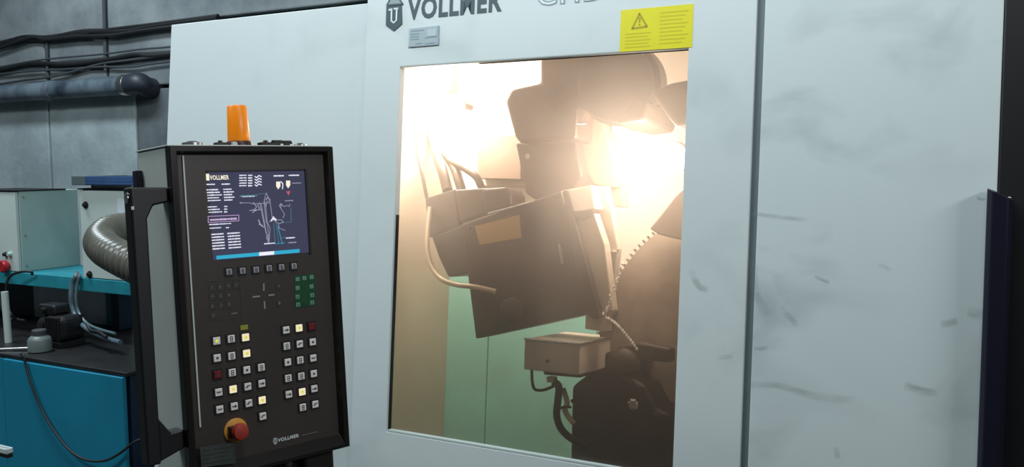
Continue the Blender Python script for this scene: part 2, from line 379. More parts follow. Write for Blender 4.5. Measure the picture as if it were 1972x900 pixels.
# pipe
t = empty('wall_pipe', loc=WLD(0, 185, WY-.12), label='thick blue-grey pipe along the concrete wall ending in an elbow', cat='pipe')
o0 = t.location
def rel(p): return tuple(Vector(p)-o0)
pa, pb = WLD(-70, 186, WY-.12), WLD(244, 164, WY-.12)
MB().cyl(rel(pa), rel(pb), .066, n=28).build('pipe_run', M_PIPE, t, smooth=True)
for px in (110, 244):
    pc = pa.lerp(pb, (px+70)/314.0); MB().cyl(rel(pc-Vector((.03,0,0))), rel(pc+Vector((.03,0,0))), .072, n=28).build('coupling', M_STEEL if px == 244 else M_PIPE, t, smooth=True, bevel=.004)
e1 = WLD(268, 160, WY-.12); e2 = WLD(285, 171, WY-.02)
MB().tube([rel(pb), rel(e1), rel(e1.lerp(e2, .6)+Vector((.02,-.01,0))), rel(e2+Vector((.02,.1,-.01)))], .070, n=20).build('elbow', mat('dark_elbow', (0.02,0.025,0.035), 0.5), t, smooth=True)

# ------------------------------------------------------------------ coolant tank, shelf and what stands there
TY = 2.44                                             # tank front
tf = WLD(125, 702, TY); tzt = tf.z; txr = WLD(240, 800, TY).x; txl = -5.2; SY = 2.80; SB = 3.16
t = empty('coolant_tank', loc=(txr, TY, 0), label='low blue tank cabinet with a dark oily top, left of the machine', cat='tank')
T0 = Vector(t.location)
def TB(x0, x1, y0, y1, z0, z1, name, m_, bev=0.004): return MB().box(x0-T0.x, x1-T0.x, y0-T0.y, y1-T0.y, z0, z1).build(name, m_, t, bevel=bev)
xs = WLD(8, 760, TY).x
TB(xs, txr-.004, TY, TY+.02, .06, tzt-.02, 'front_panel', M_BLUE)
TB(txl, xs-.015, TY+.01, TY+.03, .06, tzt-.02, 'front_panel', M_BLUE)
TB(txl, txr-.001, TY+.035, SB, .05, tzt-.02, 'tank_body', M_NAVYB)
TB(txl-.01, txr+.01, TY+.01, SB+.01, tzt-.018, tzt, 'top_plate', M_TOP)
TB(txl+.05, txr-.05, TY+.08, SB-.05, 0, .05, 'plinth', M_BLACK)
b0 = WLD(150, 535, SY); b1 = WLD(150, 560, SY); bz1, bz0 = b0.z, b1.z
rx = WLD(262, 550, SY).x
t = empty('shelf_frame', loc=(rx, SY, tzt), label='turquoise steel shelf frame carrying the two electrical cabinets', cat='shelf')
T0 = Vector(t.location)
def SBX(x0, x1, y0, y1, z0, z1, name, m_, bev=0.003): return MB().box(x0-T0.x, x1-T0.x, y0-T0.y, y1-T0.y, z0-T0.z, z1-T0.z).build(name, m_, t, bevel=bev)
SBX(txl, rx, SY, SY+.03, bz0, bz1, 'front_beam', M_TURQ)
SBX(txl, rx, SB-.03, SB, bz0, bz1, 'rear_beam', M_TURQ)
SBX(txl, rx, SY+.03, SB-.03, bz1-.012, bz1-.001, 'shelf_plate', M_TURQ)
pxr = WLD(243, 600, SB-.02).x; pxl = WLD(207, 600, SB-.02).x
SBX(pxl, pxr-.03, SB-.03, SB-.005, tzt, bz0, 'post', M_TURQ)
SBX(pxr-.03, pxr+.03, SB-.09, SB-.005, tzt, bz0, 'post', M_NAVYB)
SBX(txl, txl+.05, SB-.05, SB-.005, tzt, bz0, 'post', M_TURQ)
qx = WLD(72, 600, SB).x
SBX(qx, pxl-.002, SB-.02, SB-.01, tzt, bz0, 'back_sheet', mat('grey_blue_sheet', (0.70,0.78,0.86), .5, noise=.4, nscale=4))
SBX(txl+.05, qx-.002, SB-.02, SB-.01, tzt, bz0, 'back_sheet', M_CONC3)

def cabinet(x0, x1, y0, y1, z0, z1, label, side_m, front_m):
    t = empty('electrical_cabinet', loc=(x1, y0, z0), label=label, cat='cabinet', group='electrical cabinets on the turquoise shelf')
    w_, d_, h_ = x1-x0, y1-y0, z1-z0
    MB().box(-w_, 0, .02, d_, 0, h_).build('body', side_m, t, bevel=.003)
    MB().box(-w_+.003, -.003, 0, .018, .003, h_-.003).build('door', front_m, t, bevel=.003)
    MB().box(-w_-.004, .004, -.004, d_*.8, h_, h_+.006).build('lid_edge', M_BLACK, t)
    return t, w_, d_, h_
cz = WLD(15, 369, SY).z
cx1 = WLD(31, 450, SY).x
cab, w_, d_, h_ = cabinet(cx1-.42, cx1, SY+.005, SY+.36, bz1, cz, 'pale cabinet at left with a red knob and green-grey side', M_CABS, M_CAB)
for px, py, m_, r in ((19,490,M_CABS,.011),(11,490,M_BLACK,.010)):
    p = WLD(px, py, SY) - Vector(cab.location)
    MB().lathe((p.x, .001, p.z), (0,-1,0), [(r*1.3,0),(r*1.3,.006),(r,.008),(r,.018),(r*.8,.02)], 20).build('push_button', m_, cab, smooth=True)
p = WLD(14, 514, SY) - Vector(cab.location)
rk = MB().lathe((p.x, .001, p.z+.004), (0,-1,0), [(.020,0),(.020,.014),(.032,.018),(.032,.034),(.026,.040)], 24).build('rotary_knob', M_RED, cab, smooth=True)
for zz in (.03, h_-.03, h_*.45):
    MB().cyl((.001, d_*.12, zz), (-.002+.006, d_*.12, zz), .006, n=10).build('rivet', M_STEEL, cab)
c2l, c2r = WLD(154, 450, SY).x, WLD(250, 450, SY).x
cz2 = WLD(200, 366, SY).z
cab2, w_, d_, h_ = cabinet(c2l, c2r, SY+.005, SY+.3, bz1, cz2, 'pale cabinet with two round locks behind the ribbed duct', M_CABS, M_CAB)
for px, py in ((164,395),(172,529)):
    p = WLD(px, py, SY) - Vector(cab2.location)
    MB().lathe((p.x, .001, p.z), (0,-1,0), [(.017,0),(.017,.006),(.010,.008),(.010,.016),(.006,.018)], 18).build('lock', M_DARKMETAL, cab2, smooth=True)
p = WLD(233, 399, SY) - Vector(cab2.location)
MB().box(p.x-.030, p.x+.030, -.002, .0, p.z-.038, p.z+.038).build('paper_label', M_PAPER, cab2)
# things on top of cabinet 2
tz = cz2+.0065
o = put(MB().box(c2l+.07, c2r-.0, SY+.02, SY+.20, tz, tz+.018).build('paper_stack', M_PAPER, bevel=.002), (c2l+.1, SY+.1, tz)); tag(o, 'white stack of papers lying on the right pale cabinet', 'papers')
a = WLD(135, 352, SY-.03).x; b = WLD(270, 352, SY-.03).x
t = empty('blue_tray', loc=((a+b)/2, SY+.1, tz+.018), label='flat blue-grey tray lying on the papers above the right cabinet', cat='tray')
hw = (b-a)/2
MB().box(-hw, hw, -.12, .12, 0, .012).box(-hw, hw, -.12, -.112, .012, .040).box(-hw, hw, .112, .12, .012, .040).box(hw-.008, hw, -.112, .112, .012, .040).build('tray_body', mat('slate_blue', (0.04,0.09,0.22), .45, noise=.3, nscale=5), t, bevel=.002)
MB().box(-hw-.001, -hw+.10, -.122, .122, -.003, .041).build('end_sleeve', mat('grey_sleeve', (0.08,0.11,0.12), .6), t, bevel=.002)
# duct
dm = [(345,420,2.62),(290,398,2.58),(240,388,2.52),(200,398,2.47),(176,425,2.43),(170,455,2.38),(190,480,2.34),(225,500,2.33),(262,520,2.36),(300,560,2.42)]
P = [WLD(*q) for q in [(345,470,2.78),(290,446,2.72),(246,440,2.64),(212,446,2.52),(195,464,2.40),(205,481,2.30),(236,499,2.25),(285,525,2.24),(335,570,2.22)]]
P[-1:] = [P[-1], P[-1]+Vector((.05,.02,-.35)), P[-1]+Vector((.02,.0,-.78))]
NR = 560
C = catmull(P, 14)
t = empty('flexible_duct', loc=P[-1]-Vector((0,0,.0)), label='grey-brown ribbed flexible duct looping beside the pendant handle', cat='duct')
rel0 = Vector(t.location)
# resample evenly so that the ribs are evenly spaced
def resample(C, step):
    out = [C[0]]; acc = 0
    for a, b in zip(C[:-1], C[1:]):
        L = (b-a).length; s_ = step-acc
        while s_ <= L: out.append(a.lerp(b, s_/L)); s_ += step
        acc = (acc+L) % step if L+acc >= step else acc+L
    return out
R = resample(C, 0.0052)
R = [p-rel0 for p in R]
rr = lambda tt: 0.064 + 0.0048*(1 if int(round(tt*(len(R)-1))) % 6 in (0, 1) else (-.2 if int(round(tt*(len(R)-1))) % 6 in (3, 4) else .5))
MB().tube(R, rr, n=28, sub=1).build('ribbed_hose', M_DUCT, t, smooth=True)
MB().lathe(R[0], R[1]-R[0], [(.072,-.02),(.072,.03),(.068,.035)], 28).build('end_collar', M_DUCTB, t, smooth=True)

# pump and small things on the tank
def at(px, py, Y): return WLD(px, py, Y)
pp = at(108, 680, 2.66); PX = pp.x
t = empty('pump_motor', loc=(PX-.03, 2.70, tzt), label='black pump motor with a ribbed casing on the oily tank top', cat='pump')
MB().box(-.10, .10, -.07, .07, 0, .03).build('foot', M_BLACK, t, bevel=.004)
MB().box(-.03, .115, -.065, .065, .03, .150).build('motor_body', M_BLACK, t, bevel=.028, seg=3)
fins = MB()
for k in range(7): fins.box(.0+k*.015, .006+k*.015, -.070, .070, .035, .146)
fins.build('cooling_fins', M_BLACK, t, bevel=.003)
MB().lathe((-.03,0,.09), (-1,0,0), [(.06,0),(.062,.03),(.05,.06),(.03,.07)], 28).build('pump_head', M_BLACK, t, smooth=True)
MB().box(-.09, .035, -.045, .045, .150, .200).build('terminal_box', M_BLACK, t, bevel=.012)
MB().cyl((-.03,-.045,.175),(-.03,-.07,.175), .014, n=16).build('cable_gland', M_DARKMETAL, t)
p = at(74, 688, 2.55)
t = empty('white_canister', loc=(p.x, 2.56, tzt), label='small cloudy white canister in front of the pump motor', cat='canister')
MB().lathe((0,0,0), (0,0,1), [(.045,0),(.052,.004),(.052,.055),(.045,.068),(.03,.078)], 24).build('can_body', mat('cloudy_white', (.14,.17,.17), .4), t, smooth=True)
MB().lathe((0,0,.078), (0,0,1), [(.032,0),(.032,.022),(.028,.026)], 20).build('cap', M_CABLEG, t, smooth=True)
a, b = at(17, 668, 2.62), at(12, 560, 2.62)
o = put(MB().cyl((a.x,2.62,tzt), (a.x-.01,2.62,bz0+.0), .017, n=18).build('steel_stand_pipe', M_CAB, smooth=True), (a.x,2.62,tzt)); tag(o, 'upright bright steel pipe standing at the left on the tank', 'pipe')
# black cable looping over the beam at the left
q = [(30,530,SY-.02),(60,524,SY-.03),(40,524,SY-.05),(20,532,SY-.06),(12,552,SY-.07),(14,585,SY-.07),(22,606,SY-.08),(34,615,SY-.05),(48,618,2.74)]
P = [at(*k) for k in [(62,529,SY-.02)]+q[1:]]
o = put(MB().tube(P, .0065, n=8).build('looped_cable', M_CABLE, smooth=True), P[0]); tag(o, 'black cable looping over the turquoise beam below the red knob', 'cable')
P = [at(*k) for k in [(0,575,2.70),(4,595,2.70),(12,610,2.70),(24,616,2.70)]]
o = put(MB().tube(P, .0065, n=8).build('short_cable', M_CABLE, smooth=True), P[0]); tag(o, 'short black cable curving in at the left picture edge', 'cable')
# cable hanging in front of the tank
P = [WLD(*k) for k in [(40,672,TY+.02),(46,684,TY-.012),(50,705,TY-.015),(60,740,TY-.02),(78,785,TY-.02),(105,832,TY-.025),(135,868,TY-.03),(165,886,TY-.03),(200,888,TY-.03),(230,874,TY-.02),(262,850,TY-.0),(300,838,TY+.06)]]
P[0].z = tzt+.008
o = put(MB().tube(P, .0055, n=8).build('drooping_cable', M_CABLE, smooth=True), P[0]); tag(o, 'thin black cable drooping across the blue tank front', 'cable')
# clear hoses over the beam
P = [at(*k) for k in [(148,527,SY+.03),(147,531,SY-.016),(140,545,SY-.02),(137,570,SY-.03),(140,595,SY-.03),(152,620,SY-.05),(175,638,SY-.07),(205,652,SY-.1),(232,660,SY-.12)]]
o = put(MB().tube(P, .012, n=12).build('clear_hose', M_CLEAR, smooth=True), P[0]); tag(o, 'cloudy clear hose hanging over the turquoise beam, thicker one', 'hose', 'clear hoses over the beam')
P = [at(*k) for k in [(151,527,SY+.05),(153,531,SY-.012),(149,548,SY-.02),(146,575,SY-.03),(151,600,SY-.03),(166,622,SY-.05),(190,634,SY-.07),(222,643,SY-.1)]]
o = put(MB().tube(P, .007, n=10).build('clear_hose', M_CLEAR, smooth=True), P[0]); tag(o, 'thin clear hose hanging just right of the thicker clear hose', 'hose', 'clear hoses over the beam')
P = [at(*k) for k in [(166,620,2.76),(174,636,2.72),(190,640,2.70),(205,650,2.66)]]
o = put(MB().tube(P, .008, n=8).build('short_black_hose', M_CABLE, smooth=True), P[0]); tag(o, 'short black hose lying beside the clear hoses', 'hose')
a = at(-5, 694, TY+.03); b = at(44, 676, TY+.07)
o = put(MB().cyl((a.x, a.y, tzt+.008), (b.x, b.y+.04, tzt+.012), .006, n=10).build('thin_steel_rod', M_STEEL, smooth=True), (a.x, a.y, tzt)); tag(o, 'thin steel rod lying on the front corner of the tank', 'rod')
P = [at(*k) for k in [(62,676,2.5),(58,662,2.5),(66,650,2.5),(76,646,2.52)]]
# bright tray corner low left
pt = WLD(12, 868, 2.1)
t = empty('sheet_metal_tray', loc=(pt.x, 2.1, 0), label='bright white metal tray corner at the bottom left edge', cat='tray')
MB().box(-.4, 0, 0, .03, pt.z-.02, pt.z-.012).box(-.4, 0, 0, .006, pt.z-.02, pt.z+.004).box(-.006, 0, 0, .03, pt.z-.02, pt.z+.004).box(-.4,0,.024,.03,pt.z-.02,pt.z+.004).build('tray_body', M_WHITE, t, bevel=.003)
MB().box(-.395, .0, .004, .026, pt.z-.034, pt.z-.021).build('rubber_mat', M_BLACK, t)
MB().cyl((-.15,.015,0),(-.15,.015,pt.z-.034), .02, n=16).lathe((-.15,.015,0),(0,0,1),[(.12,0),(.12,.012),(.03,.02)],20).build('stand', M_DARKMETAL, t, smooth=True)

# ------------------------------------------------------------------ the grinding machine
t = MACH = empty('saw_grinding_machine', frame=MAC, label='large grey-blue enclosed saw grinding machine with a lit window', cat='machine')
def ML(px, py, d=0.0): return MAC(px, py, d)
lx = ML(327, 160, .05).x; dl = ML(700, 200).x; sl = ML(1447, 300).x; sr = ML(1462, 300).x; rx_ = ML(1947, 500, .02).x
wl0, wl1 = ML(777,130), ML(737,830); wr0, wr1 = ML(1333,92), ML(1290,840)
WX0, WX1 = (wl0.x+wl1.x)/2, (wr0.x+wr1.x)/2
WZ1 = (wl0.z+wr0.z)/2; WZ0 = (wl1.z + ML(1120,893).z)/2

TOPL = ML(333, 48, .05).z; TOPR = 2.35

Zb = 0.17; DEP = 1.45
def MBX(name, m_, x0, x1, y0, y1, z0, z1, bev=.004, par=None): return MB().box(x0, x1, y0, y1, z0, z1).build(name, m_, par or MACH, bevel=bev)
# left housing, its front sheet a little behind the door
MBX('left_sheet', M_PAINT, lx, dl+.06, .046, .053, Zb, TOPL, .003)
MBX('left_housing', M_PAINT, lx, -2.045, .0532, DEP, Zb, TOPL, .004)
# door sheet with the window opening
def holed(x0, x1, z0, z1, hx0, hx1, hz0, hz1, y0, y1):
    mb = MB(); o = [(x0,z0),(x1,z0),(x1,z1),(x0,z1)]; h = [(hx0,hz0),(hx1,hz0),(hx1,hz1),(hx0,hz1)]
    v = [(x,y0,z) for x,z in o]+[(x,y0,z) for x,z in h]+[(x,y1,z) for x,z in o]+[(x,y1,z) for x,z in h]; f = []
    for i in range(4):
        j = (i+1)%4
        f += [(i,j,4+j,4+i), (8+j,8+i,12+i,12+j), (i,8+i,8+j,j), (4+i,4+j,12+j,12+i)]
    return mb.add(v, f)
door = holed(dl, sl, Zb, TOPR, WX0, WX1, WZ0, WZ1, 0, .03).build('front_door', M_PAINT, MACH, bevel=.004)
MBX('door_seam', M_SEAM, sl, sr, .012, .045, Zb, TOPR, 0)
hx0 = ML(1903, 600).x
rd = MBX('right_door', M_PAINT2, sr, rx_-.035, .0, .03, Zb, TOPR, .004)
MBX('edge_strip', M_STEEL, ML(1926,760).x, ML(1933,760).x, -.008, .0, Zb, ML(1940,380).z, .001)
MBX('added_dark_post', M_BLACK, rx_-.0345, rx_+.10, .0, .10, Zb, TOPR, .004)  # added black piece filling the dark strip at the right edge
# shell behind the doors
MBX('roof', M_PAINT, dl+.06, rx_+.1, .031, DEP, TOPR-.03, TOPR)
MBX('right_side', M_BLACK, rx_+.05, rx_+.1, .101, DEP, Zb, TOPR-.03)
MBX('rear_sheet', M_PAINT, dl+.061, rx_+.05, DEP-.03, DEP, Zb, TOPR-.03)
MBX('belly', M_PAINT, dl+.061, rx_+.05, .031, DEP-.03, Zb, Zb+.012)
# plinth stands upright on the floor: corners turned into the machine frame
mb = MB(); co = [MAC.inv @ Vector(p) for p in [(x,y,z) for z in (0,.30) for y in (2.42,3.7) for x in (lx+.05, rx_+.05)]]
for c_ in co[4:]: c_.z = Zb
mb.add(co, [(0,2,3,1),(4,5,7,6),(0,1,5,4),(2,6,7,3),(0,4,6,2),(1,3,7,5)]).build('plinth', M_DARKMETAL, MACH)
# right-hand door grip
hA, hB = ML(1905,362,-.05), ML(1938,378,-.05)
hb0 = ML(1885,895,-.05)
gx0, gx1 = hA.x-.004, hA.x+.052
mb = MB(); zt_, zb_ = hA.z, 0.42
prof = [(gx0,-.004),(gx0,-.045),(gx0+.012,-.058),(gx1-.012,-.058),(gx1,-.045),(gx1,-.004)]
n = len(prof)
v = [(x,y,zb_) for x,y in prof]+[(x,y,zt_-(x-gx0)*.5) for x,y in prof]
mb.add(v, [tuple(range(n))[::-1], tuple(range(n,2*n))]+[(i,(i+1)%n,(i+1)%n+n,i+n) for i in range(n)])
hd = mb.build('door_grip', M_NAVY, MACH, bevel=.003); hd['label'] = 'long dark vertical door grip'
for zz in (zt_-.05, .8, .5): MB().box(gx0+.012, gx1-.012, -.004, .0005, zz-.02, zz+.02).build('grip_mount', M_BLACK, MACH)
# scuffs
def scuff(pts, wpx, F=ML, d=-.0008):
    P = catmull([F(px, py, d) for px, py in pts], 6); n = len(P); v = []; f = []; fade = []
    for k, p in enumerate(P):
        dr = (P[min(k+1,n-1)]-P[max(k-1,0)]); nn = Vector((-dr.z, 0, dr.x)).normalized()*wpx*.0015/2
        e = math.sin(math.pi*min(1, max(0, k/(n-1))))**.5
        for s_, a_ in ((-1,0),(-.4,1),(.4,1),(1,0)): v.append(p+nn*s_); fade.append(a_*e)
    for k in range(n-1):
        for i in range(3): f.append((k*4+i,k*4+i+1,(k+1)*4+i+1,(k+1)*4+i))
    o = MB().add(v, f).build('scuff_mark', M_SCUFF, MACH)
    at_ = o.data.attributes.new('fade', 'FLOAT', 'POINT'); at_.data.foreach_set('value', fade)
for pts, w__ in (([(1430,744),(1470,740),(1500,742),(1530,752),(1580,765),(1650,772)], 17), ([(1450,670),(1465,672),(1480,668)], 8),
                 ([(1568,532),(1585,540),(1598,545)], 8), ([(1690,510),(1705,515),(1716,522)], 9), ([(1810,625),(1830,622),(1845,618)], 15),
                 ([(1862,600),(1880,604),(1893,610)], 22), ([(1740,742),(1770,752),(1810,760)], 18), ([(1440,410),(1500,418),(1560,424)], 10),
                 ([(1380,690),(1398,688),(1412,686)], 12), ([(1880,380),(1890,384),(1900,383)], 6), ([(1610,860),(1612,875),(1614,885)], 12),
                 ([(1450,500),(1454,560),(1480,610)], 20), ([(1330,520),(1345,550),(1365,560)], 16), ([(1500,590),(1520,610),(1535,630)],14)):
    scuff(pts, w__)
# lettering on the door
e = -.0012
mb = MB(); bl = ML(792, 42, e); br = ML(966, 19, e)
hV = ML(785, 2, e).z - ML(790, 41, e).z
zb0 = (bl.z+br.z)/2
add_text(mb, 'VOLLMER', ML(785,20,e).x, zb0, br.x-ML(785,20,e).x, hV*1.06, e, bold=.034)
lt = mb.build('lettering', M_LOGO, MACH)
mb = MB(); x0 = ML(1034,5,e).x; zc = ML(1034, 13, e).z; x1_ = ML(1207, 2, e).x
dx = ML(1150,5,e).x - x0
vs, fs = text_geo('CHD 270', .03)
wch = (x1_-x0)/0.69
zc = ML(1060, 11, e).z
mb.add([(x0+a*wch, e, zc+b*hV) for a,b in vs], fs)
vs, fs = text_geo('CHD 270', -.012, sp=1.096)
mb.add([(x0+.004+a*(wch-.008), e-.0006, zc+.004+b*(hV-.008)) for a,b in vs], fs, 1); mb.build('lettering', [M_LOGOT, M_LIGHTP], MACH)
# crest
mb = MB()
slab(mb, ML, [(744,12),(773,10),(774,46),(758,60),(743,49)], -.003, 0, 0)
slab(mb, ML, [(745,9),(757,-4),(762,-4),(775,7)], -.003, 0, 1)
for pts in ([(753,-8),(749,2),(745,9)], [(764,-9),(770,0),(775,7)], [(745,10),(775,7.5)]): rpx(mb, ML, pts, .005, -.0036, 0)
for pts in ([(749,19),(754,18)], [(754,17),(753.5,40)], [(759,17),(766,16)], [(764,16),(763,39)]): rpx(mb, ML, pts, .0062 if pts[0][0]!=pts[1][0]+5 else .004, -.0038, 2)
rpx(mb, ML, [(753.5,40),(758,44),(763,39)], .005, -.0038, 2)
mb.build('crest', [M_LOGO, M_LOGOT, M_LIGHTP], MACH)
# name plate
mb = MB(); slab(mb, ML, [(788,55),(845,49),(844,86),(787,91)], -.003, 0, 0)
npl = mb.build('name_plate', M_PLATE, MACH, bevel=.0006)
mb = MB(); slab(mb, ML, [(823,57),(841,55),(840,69),(823,70)], -.0042, -.003, 0)
for a_, b_ in (((792,60),(815,57.5)),((791,66),(806,64.5)),((791,71),(806,69.5)),((791,76),(806,74.5)),((818,73),(841,70)),((800,84),(812,83)),((818,84),(838,82))): rpx(mb, ML, [a_, b_], .0025, -.0038, 1)
slab(mb, ML, [(786,89),(844,84.5),(844,86.5),(786,91.5)], -.0036, -.003, 1); slab(mb, ML, [(843.3,49),(845.3,49),(844.6,86),(842.6,86)], -.0036, -.003, 1)
mb.build('plate_print', [M_PLATEL, M_PLATED], npl)
# warning sticker
sa, sb_, sc_, sd = ML(1195,20,e), ML(1335,7,e), ML(1333,93,e), ML(1194,98,e)
mb = MB(); X0, X1, Z0, Z1 = (sa.x+sd.x)/2, (sb_.x+sc_.x)/2, (sc_.z+sd.z)/2, (sa.z+sb_.z)/2
mb.box(X0, X1, -.001, 0, Z0, Z1); st = mb.build('warning_sticker', M_STICK, MACH)
st['label'] = 'yellow warning sticker with triangle'
def sk(u, v_): return (X0+(X1-X0)*u, Z0+(Z1-Z0)*v_)
mb = MB(); 
tri = [sk(.17,.54), sk(.265,.88), sk(.375,.56), sk(.17,.54)]
ribbon(mb, tri, .0055, -.0016); ribbon(mb, [sk(.27,.78), sk(.27,.68)], .005, -.0016); ribbon(mb, [sk(.27,.63), sk(.27,.61)], .005, -.0016)
mb.build('warning_triangle', M_STICKT, st)
mb = MB()
for k in range(5): ribbon(mb, [sk(.08,.42-.08*k), sk(.42-.03*(k%2),.42-.08*k)], .0045, -.0015)
for k in range(9): ribbon(mb, [sk(.56,.86-.09*k), sk(.93-.04*(k%3),.86-.09*k)], .0045, -.0015)
mb.build('small_print', M_STICKF, st)
# window pane, seal
gp = MBX('window_pane', M_GLASS, WX0-.008, WX1+.008, .024, .029, WZ0-.008, WZ1+.008, 0)
gp['label'] = 'window pane with a film imitating haze'
MBX('pane_seal', M_BLACK, WX0, WX0+.004, .010, .023, WZ0, WZ1-.50, 0)  # cut short above, imitating lamp glare that bleeds over the seal
MBX('pane_seal', M_BLACK, WX0+.3, WX1, .018, .023, WZ1-.002, WZ1, 0)
MBX('sill_highlight', M_CAB, WX0+.005, WX1, .0, .023, WZ0, WZ0+.005, 0)  # pale strip painted in as the highlight along the window bottom

# chamber lining
KX0, KX1, KY1, KZ0, KZ1 = -2.02, .02, .80, .205, 2.04
ky = .054
MBX('chamber_left_wall', M_CHAMBER, KX0-.02, KX0, ky, KY1, KZ0, KZ1, 0)
MBX('chamber_roof_lip', M_CHAMBER, dl+.061, KX1+.02, .0305, ky-.0002, KZ1, KZ1+.02, 0)
MBX('chamber_right_wall', M_CHAMBER, KX1, KX1+.02, ky, KY1, KZ0, KZ1, 0)
MBX('chamber_roof', M_CHAMBER, KX0, KX1, ky, KY1, KZ1, KZ1+.02, 0)
MBX('chamber_floor', M_CARR, KX0, KX1, ky, KY1, KZ0-.02, KZ0, 0)
zsp = ML(900, 520, KY1).z
xb = ML(940, 700, KY1).x
MBX('chamber_back_wall', M_BACKW, KX0-.02, KX1+.02, KY1, KY1+.02, zsp, KZ1+.02, 0)
MBX('back_sheet', M_CHGREEN, KX0, xb-.003, KY1-.006, KY1+.02, KZ0, zsp-.002, .002)
MBX('back_sheet', M_CHGREEN, xb, KX1, KY1-.004, KY1+.02, KZ0, zsp-.002, .002)

def IP(name, m_, pts, d0, d1, bev=.006, par=None, scale=1.0):
    mb = MB(); p = quadpx(ML, pts, d0); mb.prism(p, (0, d1-d0, 0), scale=scale)
    return mb.build(name, m_, par or MACH, bevel=bev)
def circ(px, py, rpx_, n=20, a0=0, a1=2*math.pi): return [(px+rpx_*math.cos(a0+(a1-a0)*k/n), py-rpx_*math.sin(a0+(a1-a0)*k/n)) for k in range(n)]

# work lamps (they give the light in the chamber)
def work_lamp(px, py, d, r, power, aim, label):
    c = ML(px, py, d); aim = Vector(aim).normalized()
    hs = MB().lathe(c-aim*.07, aim, [(.02,0),(r*.6,.01),(r,.05),(r,.07),(r*.92,.07)], 28).build('lamp_housing', M_STEEL, MACH, smooth=True)
    hs['label'] = label
    MB().lathe(c-aim*.004, aim, [(r*.9,0),(r*.9,.006),(r*.5,.012)], 28).build('lamp_lens', M_LAMP, hs, smooth=True)
    MB().cyl(c-aim*.07, (c.x-aim.x*.07, KY1, c.z-aim.z*.07), .012, n=12).build('lamp_bracket', M_DARKMETAL, hs)
    l = bpy.data.lights.new('work_lamp_light', 'POINT'); l.energy = power; l.color = (1.0, 0.84, 0.72); l.shadow_soft_size = .10
    lo = bpy.data.objects.new('work_lamp_light', l); COL.objects.link(lo); lo.parent = MACH; lo.location = c+aim*.13
work_lamp(872, 205, .62, .05, 62, (.25,-.75,-.25), 'bright work lamp at upper left')
work_lamp(1300, 303, .40, .05, 20, (-.25,-.8,-.2), 'bright work lamp at right')

# spindle head, top centre
hd_ = empty('spindle_head'); hd_.parent = MACH
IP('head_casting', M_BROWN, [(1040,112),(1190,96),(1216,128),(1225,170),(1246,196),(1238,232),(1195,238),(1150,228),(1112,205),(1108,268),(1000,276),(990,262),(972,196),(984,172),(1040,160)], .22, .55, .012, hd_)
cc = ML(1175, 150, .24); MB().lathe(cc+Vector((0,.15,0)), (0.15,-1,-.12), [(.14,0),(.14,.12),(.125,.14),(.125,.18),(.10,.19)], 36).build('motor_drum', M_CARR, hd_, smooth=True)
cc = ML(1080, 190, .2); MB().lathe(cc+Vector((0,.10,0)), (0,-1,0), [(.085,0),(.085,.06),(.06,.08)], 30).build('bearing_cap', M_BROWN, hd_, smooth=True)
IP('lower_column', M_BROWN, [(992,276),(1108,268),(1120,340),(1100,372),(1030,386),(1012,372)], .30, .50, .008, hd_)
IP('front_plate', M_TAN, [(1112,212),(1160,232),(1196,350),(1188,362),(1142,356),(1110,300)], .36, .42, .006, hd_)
cc = ML(1019, 302, .30); MB().cyl(cc, cc+Vector((0,-.012,0)), .010, n=16).build('bolt_head', M_CHROME, hd_)
cc = ML(1112, 241, .21); MB().cyl(cc, cc+Vector((.035,0,.0)), .006, n=12).build('bolt_head', M_CHROME, hd_)
IP('roof_bracket', M_BROWN, [(1252,176),(1290,160),(1340,150),(1338,236),(1302,246),(1286,226)], .22, .34, .012, hd_)
# square plate on the back wall
IP('wall_plate', mat('brown_wall_plate', (.10,.068,.05), .7), [(918,262),(1003,260),(1003,346),(920,344)], .68, KY1-.0, .003)
IP('wall_plate_frame', M_CHAMBER, [(912,256),(1012,254),(1012,358),(916,358)], .74, KY1-.0, .003)

# grinding unit with its guard
gu = empty('grinding_unit'); gu.parent = MACH; gu['label'] = 'tilted grinding unit with a large flat guard'
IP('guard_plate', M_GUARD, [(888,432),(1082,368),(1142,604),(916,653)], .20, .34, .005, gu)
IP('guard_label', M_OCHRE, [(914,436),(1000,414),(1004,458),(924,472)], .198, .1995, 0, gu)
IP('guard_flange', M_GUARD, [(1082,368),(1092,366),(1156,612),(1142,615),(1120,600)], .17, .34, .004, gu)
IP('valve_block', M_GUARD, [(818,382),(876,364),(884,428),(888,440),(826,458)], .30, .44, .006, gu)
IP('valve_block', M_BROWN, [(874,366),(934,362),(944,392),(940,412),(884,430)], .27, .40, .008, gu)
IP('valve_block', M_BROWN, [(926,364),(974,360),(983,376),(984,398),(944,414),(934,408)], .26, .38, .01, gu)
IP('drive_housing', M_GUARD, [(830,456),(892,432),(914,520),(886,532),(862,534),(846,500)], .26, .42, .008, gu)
cc = ML(988, 598, .20); MB().lathe(cc, (0,-1,0), [(.045,0),(.045,.012),(.035,.018)], 28).build('guard_cap', mat('guard_cap_dark', (.05,.04,.036), .4), gu, smooth=True)
for px, py in ((904,440),(1072,380),(1128,594),(926,640)):
    cc = ML(px, py, .20); MB().cyl(cc, cc+Vector((0,-.006,0)), .006, n=12).build('screw', M_DARKMETAL, gu)
rp = MB(); a_ = ML(940, 412, .196); b_ = ML(1030, 388, .196); rp.cyl(a_, b_, .0045, n=8); rp.build('bright_edge', M_CHROME, gu)
rp = MB(); a_ = ML(1078, 470, .196); b_ = ML(1084, 508, .196); rp.cyl(a_, b_, .006, n=8); rp.build('bright_edge', M_STEEL, gu)

